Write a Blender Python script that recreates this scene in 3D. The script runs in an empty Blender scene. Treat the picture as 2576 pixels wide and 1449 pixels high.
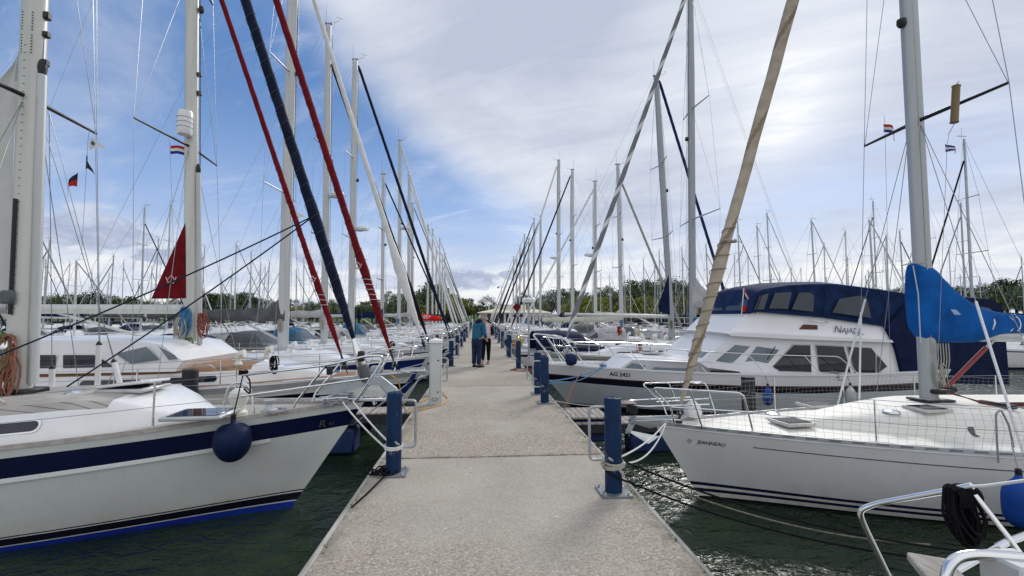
import bpy, bmesh, math, random
from mathutils import Vector, Matrix
random.seed(7)
R = math.radians
# ------------------------------------------------------------------ camera, world, sun, exposure
F, HC, DZ = 1150.0, 2.87, 1.15          # focal length (px of a 2576 px wide picture), eye above water, dock top above water
YAW, PITCH = R(4.23), R(3.56)
sc = bpy.context.scene
cam = bpy.data.objects.new("camera", bpy.data.cameras.new("camera"))
sc.collection.objects.link(cam)
cam.location = (0, 0, HC)
cam.rotation_euler = (R(90) + PITCH, 0, -YAW)
cam.data.sensor_width = 36
cam.data.lens = 36 * F / 2576
cam.data.clip_start, cam.data.clip_end = 0.05, 5000
sc.camera = cam
CM = Matrix.Rotation(-YAW, 3, 'Z') @ Matrix.Rotation(R(90) + PITCH, 3, 'X')
sc.view_settings.view_transform = 'Standard'
sc.view_settings.look = 'None'
sc.view_settings.exposure = 0.16
sc.view_settings.gamma = 1
sc.cycles.max_bounces = 6

def P(px, py, X=None, Y=None, Z=None):
    d = CM @ Vector(((px - 1288) / F, -(py - 724.5) / F, -1))
    if Y is not None: t = Y / d.y
    elif X is not None: t = X / d.x
    else: t = (Z - HC) / d.z
    return Vector((0, 0, HC)) + d * t

W = bpy.data.worlds.new("World"); sc.world = W; W.use_nodes = True
nt = W.node_tree
class G:
    """tiny node-expression helper"""
    def __init__(s, nt): s.nt = nt
    def n(s, t, **k):
        x = s.nt.nodes.new(t)
        for a, b in k.items(): setattr(x, a, b)
        return x
    def put(s, sock, v):
        if isinstance(v, bpy.types.NodeSocket): s.nt.links.new(v, sock)
        elif v is not None:
            if sock.type == 'RGBA' and len(v) == 3: v = (*v, 1)
            sock.default_value = v
    def m(s, op, a, b=None, c=None, clamp=False):
        x = s.n('ShaderNodeMath', operation=op, use_clamp=clamp)
        s.put(x.inputs[0], a); s.put(x.inputs[1], b)
        if c is not None: s.put(x.inputs[2], c)
        return x.outputs[0]
    def ss(s, x, a, b):
        r = s.n('ShaderNodeMapRange', interpolation_type='SMOOTHSTEP', clamp=True)
        s.put(r.inputs[0], x); s.put(r.inputs[1], a); s.put(r.inputs[2], b)
        return r.outputs[0]
    def mix(s, f, a, b, mode='MIX'):
        x = s.n('ShaderNodeMix', data_type='RGBA', blend_type=mode)
        s.put(x.inputs[0], f); s.put(x.inputs[6], a); s.put(x.inputs[7], b)
        return x.outputs[2]
    def noise(s, v, scale, detail=5, rough=.55, dist=0.):
        x = s.n('ShaderNodeTexNoise')
        if v is not None: s.put(x.inputs['Vector'], v)
        x.inputs['Scale'].default_value = scale; x.inputs['Detail'].default_value = detail
        x.inputs['Roughness'].default_value = rough; x.inputs['Distortion'].default_value = dist
        return x.outputs['Fac']
    def vec(s, a, b, c=0.):
        x = s.n('ShaderNodeCombineXYZ'); s.put(x.inputs[0], a); s.put(x.inputs[1], b); s.put(x.inputs[2], c)
        return x.outputs[0]
SUN_AZ, SUN_EL = R(33), R(34)
def build_sky():
    g = G(nt); nt.nodes.clear()
    tc = g.n('ShaderNodeTexCoord'); sp = g.n('ShaderNodeSeparateXYZ'); g.put(sp.inputs[0], tc.outputs['Generated'])
    x, y, z = sp.outputs
    az = g.m('MULTIPLY', g.m('ARCTAN2', x, y), 57.2958)
    el = g.m('MULTIPLY', g.m('ARCSINE', z), 57.2958)
    den = g.m('ADD', g.m('MAXIMUM', z, 0.), .16)
    u, v = g.m('DIVIDE', x, den), g.m('DIVIDE', y, den)
    pv = g.vec(u, v)
    # streaks that run from lower right to upper left, like the high cloud in the picture
    a = R(-28); us = g.m('ADD', g.m('MULTIPLY', u, math.cos(a)), g.m('MULTIPLY', v, math.sin(a)))
    vs = g.m('SUBTRACT', g.m('MULTIPLY', v, math.cos(a)), g.m('MULTIPLY', u, math.sin(a)))
    st = g.vec(g.m('MULTIPLY', us, .75), g.m('MULTIPLY', vs, 1.25))
    n1 = g.noise(pv, .85, 8, .58, .5)
    nf = g.noise(g.vec(g.m('MULTIPLY', us, .9), g.m('MULTIPLY', vs, 3.2), 7.), 1.6, 9, .62, .9)
    n2 = g.noise(st, 1.15, 8, .6, .7)
    n3 = g.noise(g.vec(us, vs, 4.), .55, 6, .5, .2)
    line = g.m('SUBTRACT', el, g.m('SUBTRACT', 24.2, g.m('MULTIPLY', .69, g.m('ADD', az, 12.4))))
    cov = g.ss(g.m('ADD', line, g.m('MULTIPLY', g.m('SUBTRACT', n1, .5), 20.)), -3., 6.)
    # a lilac-blue gap under the bright cloud on the right
    def blob(a0, e0, sa, se, tilt=0.):
        dx = g.m('SUBTRACT', az, a0); dy = g.m('SUBTRACT', g.m('SUBTRACT', el, e0), g.m('MULTIPLY', dx, tilt))
        q = g.m('ADD', g.m('POWER', g.m('DIVIDE', dx, sa), 2.), g.m('POWER', g.m('DIVIDE', dy, se), 2.))
        return g.m('EXPONENT', g.m('MULTIPLY', q, -1.))
    gap = g.m('MAXIMUM', g.m('MULTIPLY', blob(41, 12.5, 15, 4.4, .16), g.ss(n2, .30, .52)), g.m('MULTIPLY', blob(14, 8.5, 9, 2.2, -.1), .3))
    cov = g.m('SUBTRACT', cov, g.m('MULTIPLY', gap, .95), clamp=True)
    wisp = g.m('MULTIPLY', g.ss(n2, .46, .74), .5)
    wisp2 = g.m('MULTIPLY', g.ss(nf, .52, .78), .45)
    cov = g.m('MAXIMUM', cov, g.m('MAXIMUM', wisp, wisp2))
    hz = g.m('SUBTRACT', 1., g.ss(g.m('ADD', el, g.m('MULTIPLY', g.m('SUBTRACT', n1, .5), 14.)), 3.5, 13.))
    cov = g.m('MAXIMUM', cov, g.m('MULTIPLY', hz, .93))
    sky = g.n('ShaderNodeTexSky', sky_type='NISHITA', sun_disc=False)
    sky.sun_elevation = SUN_EL; sky.sun_rotation = SUN_AZ; sky.air_density = 1.15; sky.dust_density = .4; sky.ozone_density = 2.
    skyc = g.mix(1., sky.outputs[0], (.74, .90, 1.10), 'MULTIPLY')
    up = g.ss(el, 4., 34.)
    tint = g.mix(g.ss(el, 6., 27.), (3.5, 4.9, 7.7), (1.15, 2.35, 5.0))
    tint = g.mix(g.ss(az, -6., 24.), tint, (5.2, 6.1, 8.2))
    skyc = g.mix(.85, skyc, tint)
    # clouds: lilac-grey bodies, bright where the sun stands behind them
    sunb = g.m('ADD', g.m('MULTIPLY', blob(36, 20, 6, 5, .35), .55), g.m('MULTIPLY', blob(34, 30, 17, 9), .38))
    shade = g.m('ADD', g.m('MULTIPLY', g.ss(n3, .36, .66), .5), g.m('MULTIPLY', g.ss(n2, .35, .7), .32))
    shade = g.m('ADD', g.m('SUBTRACT', shade, g.m('MULTIPLY', blob(4, 34, 15, 16), .5)), sunb, clamp=True)
    shade = g.m('ADD', shade, g.m('MULTIPLY', g.m('SUBTRACT', nf, .5), .75), clamp=True)
    edge = g.m('MULTIPLY', blob(2, 13.4, 11, 2.2, -.69), .5)
    shade = g.m('ADD', shade, edge, clamp=True)
    cl = g.mix(shade, (4.6, 5.1, 6.3), (8.5, 8.8, 9.3))
    cl = g.mix(g.m('MULTIPLY', g.ss(shade, .75, 1.), .6), cl, (10.0, 10.0, 9.9))
    cl = g.mix(hz, cl, g.mix(g.ss(n2, .38, .62), (6.6, 7.0, 7.9), (8.8, 8.9, 8.7)))
    col = g.mix(cov, skyc, cl)
    back = g.ss(g.m('MULTIPLY', y, -1.), -.35, .45)  # unseen sky behind the camera, brightened to lift the faces turned to it
    col = g.mix(g.m('MULTIPLY', back, .8), col, g.mix(n1, (6.6, 6.8, 7.3), (10.6, 10.6, 10.4)))
    # small flat-bottomed cumulus low over the land
    nc = g.noise(g.vec(g.m('MULTIPLY', az, .22), g.m('MULTIPLY', el, .42)), 1.0, 7, .6)
    cm = None
    for b in [(-38.5, 7.8, 5.6, 2.1), (-33.0, 6.0, 3.6, 1.1), (-1.5, 4.6, 5.6, 1.5), (-19.5, 6.9, 2.6, 1.2), (4.2, 5.2, 2.4, .8), (-12, 4.1, 4, 1.), (-47, 5, 4, 1.3)]:
        q = blob(*b); cm = q if cm is None else g.m('MAXIMUM', cm, q)
    cmask = g.ss(g.m('ADD', cm, g.m('MULTIPLY', g.m('SUBTRACT', nc, .5), 1.9)), .42, .62)
    cmask = g.m('MULTIPLY', cmask, g.ss(cm, .08, .35))
    cc = g.mix(g.ss(nc, .4, .66), (3.3, 3.9, 5.4), (5.6, 6.1, 7.4))
    col = g.mix(g.m('MULTIPLY', cmask, .85), col, cc)
    below = g.ss(el, -3., 0.)
    col = g.mix(below, (1.2, 1.4, 1.4), col)
    bg = g.n('ShaderNodeBackground'); g.put(bg.inputs[0], col); bg.inputs[1].default_value = .1
    g.put(g.n('ShaderNodeOutputWorld').inputs[0], bg.outputs[0])
build_sky()
sl = bpy.data.lights.new("sun", 'SUN'); sl.energy = 1.8; sl.angle = R(15); sl.color = (1, .96, .9)
so = bpy.data.objects.new("sun", sl); sc.collection.objects.link(so)
sd = Vector((math.sin(SUN_AZ) * math.cos(SUN_EL), math.cos(SUN_AZ) * math.cos(SUN_EL), math.sin(SUN_EL)))
so.rotation_euler = sd.to_track_quat('Z', 'Y').to_euler()

# ------------------------------------------------------------------ materials
MATS = {}
def mat(name, col, rough=.5, metal=0., var=.12, vscale=3., bump=0., bscale=40., spec=None, alpha=1., coat=0., extra=None, stretch=None):
    if name in MATS: return MATS[name]
    if spec is None: spec = .12 if rough >= .68 else .4
    m = bpy.data.materials.new(name); m.use_nodes = True
    t = m.node_tree; g = G(t); b = t.nodes['Principled BSDF']
    tc = g.n('ShaderNodeTexCoord').outputs['Object']
    if stretch:
        mp = g.n('ShaderNodeMapping'); mp.inputs['Scale'].default_value = stretch; g.put(mp.inputs[0], tc); tc = mp.outputs[0]
    n = g.noise(tc, vscale, 4)
    lo = tuple(c * (1 - var) for c in col); hi = tuple(min(1, c * (1 + var * .6)) for c in col)
    c = g.mix(g.ss(n, .3, .7), lo, hi)
    if extra: c = extra(g, tc, c)
    g.put(b.inputs['Base Color'], c)
    b.inputs['Roughness'].default_value = rough; b.inputs['Metallic'].default_value = metal
    b.inputs['Specular IOR Level'].default_value = spec; b.inputs['Alpha'].default_value = alpha
    b.inputs['Coat Weight'].default_value = coat
    if bump:
        bp = g.n('ShaderNodeBump'); bp.inputs['Strength'].default_value = bump; bp.inputs['Distance'].default_value = .02
        g.put(bp.inputs['Height'], g.noise(tc, bscale, 5)); g.put(b.inputs['Normal'], bp.outputs[0])
    MATS[name] = m
    return m

def streaks(g, tc, c):
    sz = g.n('ShaderNodeSeparateXYZ'); g.put(sz.inputs[0], tc)
    scum = g.m('MULTIPLY', g.m('SUBTRACT', 1., g.ss(sz.outputs[2], .16, .48)), g.ss(g.noise(tc, 3.5, 6, .7), .35, .75))
    c = g.mix(g.m('MULTIPLY', scum, .45), c, (.38, .35, .22))
    scr = g.ss(g.noise(tc, 7., 7, .75, 1.5), .66, .72)
    c = g.mix(g.m('MULTIPLY', scr, .35), c, (.35, .36, .36))
    mp = g.n('ShaderNodeMapping'); mp.inputs['Scale'].default_value = (9., 9., .7); g.put(mp.inputs[0], tc)
    return g.mix(g.m('MULTIPLY', g.ss(g.noise(mp.outputs[0], 1.2, 5), .52, .8), .10), c, (.34, .34, .30))
def teakex(dark):
    def f(g, tc, c):
        sp = g.n('ShaderNodeSeparateXYZ'); g.put(sp.inputs[0], tc)
        k = g.m('FRACT', g.m('MULTIPLY', sp.outputs[1], 13.))
        return g.mix(g.m('MULTIPLY', g.m('LESS_THAN', k, .13), .8), c, dark)
    return f
def pebbles(g, tc, c):
    v = g.n('ShaderNodeTexVoronoi'); v.inputs['Scale'].default_value = 70.; g.put(v.inputs['Vector'], tc)
    sp = g.n('ShaderNodeSeparateColor'); g.put(sp.inputs[0], v.outputs['Color'])
    r = g.n('ShaderNodeValToRGB'); g.put(r.inputs[0], sp.outputs[0])
    e = r.color_ramp.elements
    e[0].position = 0; e[0].color = (.10, .085, .07, 1); e[1].position = 1; e[1].color = (.74, .70, .62, 1)
    for p_, cc in ((.16, (.16, .12, .09)), (.29, (.35, .26, .19)), (.5, (.40, .335, .265)), (.8, (.46, .405, .33)), (.95, (.60, .56, .48))):
        q = e.new(p_); q.color = (*cc, 1)
    gap = g.ss(v.outputs['Distance'], .42, .72)
    k = g.mix(gap, r.outputs[0], (.30, .265, .22))
    # coarser exposed gravel in every other panel, and toward panel ends
    sy = g.n('ShaderNodeSeparateXYZ'); g.put(sy.inputs[0], tc)
    ph = g.m('FRACT', g.m('DIVIDE', sy.outputs[1], 5.75))
    big = g.noise(tc, .55, 4, .6)
    w = g.ss(g.m('ADD', big, g.m('MULTIPLY', g.m('SUBTRACT', .5, ph), .35)), .36, .66)
    k = g.mix(g.m('ADD', .34, g.m('MULTIPLY', w, .46)), c, k)
    k = g.mix(g.m('MULTIPLY', g.ss(g.noise(tc, 2.3, 6, .65), .55, .8), .3), k, (.28, .27, .24))
    wn = g.n('ShaderNodeTexWhiteNoise', noise_dimensions='1D'); g.put(wn.inputs['W'], g.m('FLOOR', g.m('DIVIDE', sy.outputs[1], 5.75)))
    k = g.mix(g.m('MULTIPLY', wn.outputs['Value'], .22), k, (.33, .30, .26))
    # grime that gathers along the edges and at the cast joints
    ed = g.m('MAXIMUM', g.ss(g.m('ABSOLUTE', g.m('SUBTRACT', sy.outputs[0], .195)), 1.12, 1.36), g.ss(g.m('ABSOLUTE', g.m('SUBTRACT', ph, .5)), .484, .4995))
    k = g.mix(g.m('MULTIPLY', ed, g.ss(g.noise(tc, 5., 5, .7), .35, .7)), k, (.17, .16, .12))
    return k
white = mat('white_gelcoat', (.80, .81, .82), .22, var=.05, vscale=1.2, coat=.3, extra=streaks)
cream = mat('cream_gelcoat', (.76, .76, .70), .35, var=.05, vscale=2, extra=streaks)
hullgrey = mat('aged_white_hull', (.76, .79, .77), .2, var=.05, vscale=.7, coat=.4, extra=streaks)
navy = mat('navy_paint', (.006, .010, .055), .25, var=.15, coat=.3)
blackp = mat('black_navy_paint', (.006, .008, .02), .25, coat=.3)
blue = mat('antifoul_blue', (.01, .04, .38), .5)
royal = mat('royal_blue_hull', (.012, .035, .22), .2, coat=.4)
blackm = mat('black_plastic', (.012, .012, .014), .45)
alu = mat('mast_aluminium', (.52, .535, .54), .42, .25, var=.1, vscale=.8, stretch=(6, 6, .4))
alud = mat('aged_aluminium', (.42, .44, .46), .4, .5, var=.15)
steel = mat('stainless_steel', (.78, .79, .80), .14, 1., var=.03)
galv = mat('galvanised_steel', (.40, .43, .46), .5, .6, var=.2, vscale=8)
anch = mat('anchor_galvanised', (.46, .50, .53), .5, .35, var=.12, vscale=6)
teakg = mat('weathered_teak', (.44, .42, .39), .7, var=.18, vscale=2.5, extra=teakex((.10, .10, .10)), stretch=(1, 1, 1))
teakb = mat('brown_teak', (.36, .20, .105), .65, var=.2, vscale=3, extra=teakex((.05, .04, .03)))
woodrail = mat('grey_wood_rail', (.46, .43, .40), .55, var=.2, vscale=5, stretch=(1, 6, 6))
mahog = mat('mahogany', (.12, .03, .018), .3, coat=.4)
glass = mat('dark_glass', (.012, .017, .030), .05, var=.3, spec=.7)
glassl = mat('pale_screen_glass', (.17, .21, .245), .10, var=.2, spec=.6)
vinyl = mat('clear_vinyl_window', (.035, .048, .065), .16, var=.25, vscale=1.2, spec=.45)
navyc = mat('navy_canvas', (.006, .013, .050), .8, var=.3, vscale=3, bump=.5, bscale=9)
navyc2 = mat('faded_navy_canvas', (.010, .026, .085), .85, var=.3, vscale=3, bump=.5, bscale=7)
greyc = mat('grey_canvas', (.10, .105, .11), .85, var=.25, vscale=3, bump=.6, bscale=6)
lgreyc = mat('pale_grey_canvas', (.42, .41, .42), .85, var=.18, vscale=3, bump=.7, bscale=6)
beigec = mat('beige_canvas', (.52, .52, .43), .85, var=.14, vscale=3, bump=.6, bscale=6)
tanc = mat('tan_sailcloth', (.44, .375, .295), .85, var=.2, vscale=4, bump=.7, bscale=9)
tanrope = mat('tan_dark_band', (.27, .21, .15), .9)
redc = mat('dark_red_canvas', (.15, .008, .014), .8, var=.25, vscale=4, bump=.6, bscale=9)
redb = mat('bright_red_canvas', (.62, .02, .015), .7, var=.15)
navys = mat('navy_sailcloth', (.010, .015, .038), .8, var=.3, vscale=4, bump=.6, bscale=9)
blacks = mat('black_sailcloth', (.010, .010, .014), .8, var=.3, bump=.6, bscale=9)
whites = mat('white_sailcloth', (.70, .71, .71), .8, var=.1, vscale=3, bump=.6, bscale=9)
greys = mat('grey_sailcloth', (.30, .31, .32), .8, var=.15, bump=.5, bscale=9)
bluec = mat('bright_blue_canvas', (.004, .095, .36), .75, var=.25, vscale=2.5, bump=1., bscale=3.5)
tealc = mat('petrol_blue_canvas', (.02, .12, .23), .8, var=.2, bump=.5, bscale=6)
fend = mat('fender_blue', (.005, .015, .062), .55, spec=.2, var=.35, vscale=5)
fendb = mat('bright_fender_blue', (.010, .065, .30), .55, spec=.2, var=.2)
ropew = mat('white_rope', (.70, .70, .68), .9, var=.2, vscale=60)
ropeg = mat('grey_rope', (.33, .33, .36), .9, var=.3, vscale=60)
ropeb = mat('black_rope', (.010, .010, .012), .9, var=.3, vscale=60)
ropeo = mat('beige_rope', (.42, .40, .35), .9, var=.25, vscale=60)
ropey = mat('yellow_hose', (.62, .36, .06), .6)
roper = mat('orange_red_rope', (.38, .08, .035), .8)
ropebl = mat('light_blue_rope', (.08, .22, .40), .85, var=.3, vscale=40)
ropegr = mat('green_rope', (.17, .22, .10), .85, var=.4, vscale=40)
roperd = mat('faded_red_rope', (.26, .09, .07), .85, var=.3, vscale=40)
def scuffs(g, tc, c):
    mp = g.n('ShaderNodeMapping'); mp.inputs['Scale'].default_value = (3., 3., 1.4); g.put(mp.inputs[0], tc)
    n = g.noise(mp.outputs[0], 6., 8, .7); sp = g.n('ShaderNodeSeparateXYZ'); g.put(sp.inputs[0], tc)
    band = g.m('SUBTRACT', 1., g.ss(g.m('ABSOLUTE', g.m('SUBTRACT', sp.outputs[2], .28)), .02, .12))
    c = g.mix(g.ss(g.m('ADD', n, g.m('MULTIPLY', band, .12)), .62, .68), c, (.10, .13, .19))
    return g.mix(g.ss(n, .70, .73), c, (.10, .05, .03))
bollm = mat('bollard_blue_paint', (.005, .025, .080), .5, var=.25, vscale=4, bump=.1, bscale=60, spec=.2, extra=scuffs)
pilem = mat('black_pile', (.012, .013, .018), .6, var=.3)
plate = mat('base_plate_steel', (.20, .215, .23), .6, .4, var=.25, vscale=14)
pedm = mat('pedestal_grey', (.50, .53, .53), .45, .1, var=.08, vscale=3)
wirem = mat('rigging_wire', (.30, .32, .34), .35, .7)
plank = mat('weathered_planks', (.42, .39, .35), .85, var=.3, vscale=4, bump=.6, bscale=20, stretch=(6, 1, 1))
redlens = mat('red_trim', (.10, .008, .01), .2)
solar = mat('solar_panel', (.03, .05, .09), .2, var=.4, vscale=20)

# ------------------------------------------------------------------ mesh building
COL = sc.collection
class MB:
    def __init__(s): s.v, s.f, s.mi, s.cur = [], [], [], 0
    def m(s, i): s.cur = i; return s
    def add(s, vs, fs):
        o = len(s.v); s.v += [tuple(p) for p in vs]
        s.f += [tuple(i + o for i in f) for f in fs]; s.mi += [s.cur] * len(fs); return s
    def box(s, c, d, rz=0., ax=None):
        cx, cy, cz = c; x, y, z = [q / 2 for q in d]; ca, sa = math.cos(rz), math.sin(rz); vs = []
        for k in (-z, z):
            for i, j in ((-x, -y), (x, -y), (x, y), (-x, y)): vs.append((cx + i * ca - j * sa, cy + i * sa + j * ca, cz + k))
        return s.add(vs, [(3, 2, 1, 0), (4, 5, 6, 7), (0, 1, 5, 4), (1, 2, 6, 5), (2, 3, 7, 6), (3, 0, 4, 7)])
    def cbox(s, c, d, b=.01, rz=0.):
        """box with chamfered edges"""
        cx, cy, cz = c; x, y, z = [q / 2 for q in d]; ca, sa = math.cos(rz), math.sin(rz); rings = []
        for k, e in ((-z, b), (-z + b, 0), (z - b, 0), (z, b)):
            o = [(-x + b + e * 0, -y + e), (x - b, -y + e), (x - e, -y + b), (x - e, y - b), (x - b, y - e), (-x + b, y - e), (-x + e, y - b), (-x + e, -y + b)]
            rings.append([(cx + i * ca - j * sa, cy + i * sa + j * ca, cz + k) for i, j in o])
        return s.loft(rings, True, True)
    def loft(s, rings, closed=True, caps=False, mats=None):
        n = len(rings[0]); o = len(s.v); s.v += [tuple(p) for r in rings for p in r]
        for i in range(len(rings) - 1):
            for j in range(n if closed else n - 1):
                k = (j + 1) % n
                s.f.append((o + i * n + j, o + i * n + k, o + (i + 1) * n + k, o + (i + 1) * n + j))
                s.mi.append(mats(i, j) if mats else s.cur)
        if caps:
            s.f.append(tuple(o + j for j in reversed(range(n)))); s.mi.append(s.cur)
            q = o + (len(rings) - 1) * n; s.f.append(tuple(q + j for j in range(n))); s.mi.append(s.cur)
        return s
    def tube(s, pts, r, n=8, closed=False, caps=True, mats=None, flat=1.):
        pts = [Vector(p) for p in pts]; N = len(pts)
        if N < 2: return s
        rs = r if isinstance(r, (list, tuple)) else [r] * N
        rings = []; up = None
        for i, p in enumerate(pts):
            if closed: t = pts[(i + 1) % N] - pts[i - 1]
            else: t = pts[min(i + 1, N - 1)] - pts[max(i - 1, 0)]
            if t.length < 1e-9: t = Vector((0, 0, 1))
            t.normalize()
            if up is None: up = Vector((0, 0, 1)) if abs(t.z) < .9 else Vector((1, 0, 0))
            a = up - t * up.dot(t)
            if a.length < 1e-6: a = t.orthogonal()
            a.normalize(); b = t.cross(a); up = a
            rings.append([p + (a * math.cos(q) * flat + b * math.sin(q)) * rs[i] for q in [2 * math.pi * k / n for k in range(n)]])
        if closed: rings.append(rings[0])
        return s.loft(rings, True, caps and not closed, mats)
    def lathe(s, prof, c=(0, 0, 0), n=16, ax=None):
        c = Vector(c); rings = []
        q = (Vector(ax).to_track_quat('Z', 'Y') if ax is not None else None)
        for r, z in prof:
            ring = [Vector((r * math.cos(2 * math.pi * k / n), r * math.sin(2 * math.pi * k / n), z)) for k in range(n)]
            rings.append([c + (q @ p if q else p) for p in ring])
        return s.loft(rings, True, True)
    def poly(s, pts, th=None):
        """flat polygon, optionally extruded by the vector th"""
        n = len(pts); pts = [Vector(p) for p in pts]
        if th is None: return s.add(pts, [tuple(range(n))])
        th = Vector(th); vs = pts + [p + th for p in pts]
        return s.add(vs, [tuple(reversed(range(n))), tuple(range(n, 2 * n))] + [(i, (i + 1) % n, n + (i + 1) % n, n + i) for i in range(n)])
    def grid(s, rows, thick=None):
        return s.loft(rows, False)
    def build(s, name, mats, parent=None, ang=38, smooth=True):
        me = bpy.data.meshes.new(name); me.from_pydata(s.v, [], s.f)
        if not isinstance(mats, (list, tuple)): mats = [mats]
        for x in mats: me.materials.append(x)
        if len(mats) > 1: me.polygons.foreach_set('material_index', s.mi)
        me.polygons.foreach_set('use_smooth', [smooth] * len(me.polygons))
        if smooth: me.set_sharp_from_angle(angle=R(ang))
        me.update()
        o = bpy.data.objects.new(name, me); COL.objects.link(o)
        if parent is not None: o.parent = parent
        return o
def tag(o, label=None, cat=None, group=None, kind=None):
    if label: o['label'] = label
    if cat: o['category'] = cat
    if group: o['group'] = group
    if kind: o['kind'] = kind
    return o
def empty(name, loc, rz=0., **k):
    o = bpy.data.objects.new(name, None); o.empty_display_size = .1; COL.objects.link(o)
    o.location = loc; o.rotation_euler = (0, 0, rz); return tag(o, **k)
def children(o, pool=None): return [c for c in (pool or bpy.data.objects) if c.parent == o]
def copy_tree(o, parent=None, kids=None):
    c = o.copy(); COL.objects.link(c); c.parent = parent
    for ch in list(o.children): copy_tree(ch, c)
    return c
def fillet(pts, r=.08, k=5):
    """round the corners of a polyline"""
    pts = [Vector(p) for p in pts]; out = [pts[0]]
    for i in range(1, len(pts) - 1):
        a, b, c = pts[i - 1], pts[i], pts[i + 1]
        d1 = min(r, (a - b).length * .48); d2 = min(r, (c - b).length * .48)
        p, q = b + (a - b).normalized() * d1, b + (c - b).normalized() * d2
        for j in range(k + 1):
            t = j / k; out.append(p * (1 - t) ** 2 + b * 2 * t * (1 - t) + q * t * t)
    return out + [pts[-1]]
def sag(a, b, s, n=14):
    a, b = Vector(a), Vector(b)
    return [a.lerp(b, i / n) - Vector((0, 0, s * 4 * (i / n) * (1 - i / n))) for i in range(n + 1)]
def coil(c, r, h, turns, seed=0, axis='z', jit=.25, n=12):
    rd = random.Random(seed); pts = []
    for i in range(int(turns * n)):
        a = 2 * math.pi * i / n; q = r * (1 + jit * (rd.random() - .5)); w = h * (rd.random() - .5)
        if axis == 'z': p = (q * math.cos(a), q * math.sin(a), w)
        elif axis == 'y': tn = i // n; q = r * (.75 + .5 * ((tn * 37 + seed * 11) % 10) / 10); p = (q * (.22 + .14 * ((tn * 53) % 7) / 7) * math.cos(a) + .03 * ((tn * 29) % 5 - 2) * r * 4, w + .01 * tn, q * math.sin(a) - (q - r * .75))
        else: p = (w, q * .55 * math.cos(a), q * math.sin(a))
        pts.append(Vector(c) + Vector(p))
    return pts
_tc = {}
def text_geo(s, size=1., shear=0., extr=0., bold=0.):
    cu = bpy.data.curves.new('lettering_curve', 'FONT'); cu.body = s; cu.size = size; cu.shear = shear; cu.extrude = extr
    cu.offset = bold; cu.fill_mode = 'FRONT'; cu.resolution_u = 3
    o = bpy.data.objects.new('lettering_tmp', cu); COL.objects.link(o)
    me = bpy.data.meshes.new_from_object(o.evaluated_get(bpy.context.evaluated_depsgraph_get()))
    vs = [v.co.copy() for v in me.vertices]; fs = [tuple(p.vertices) for p in me.polygons]
    bpy.data.objects.remove(o); bpy.data.curves.remove(cu); bpy.data.meshes.remove(me)
    return vs, fs
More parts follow.
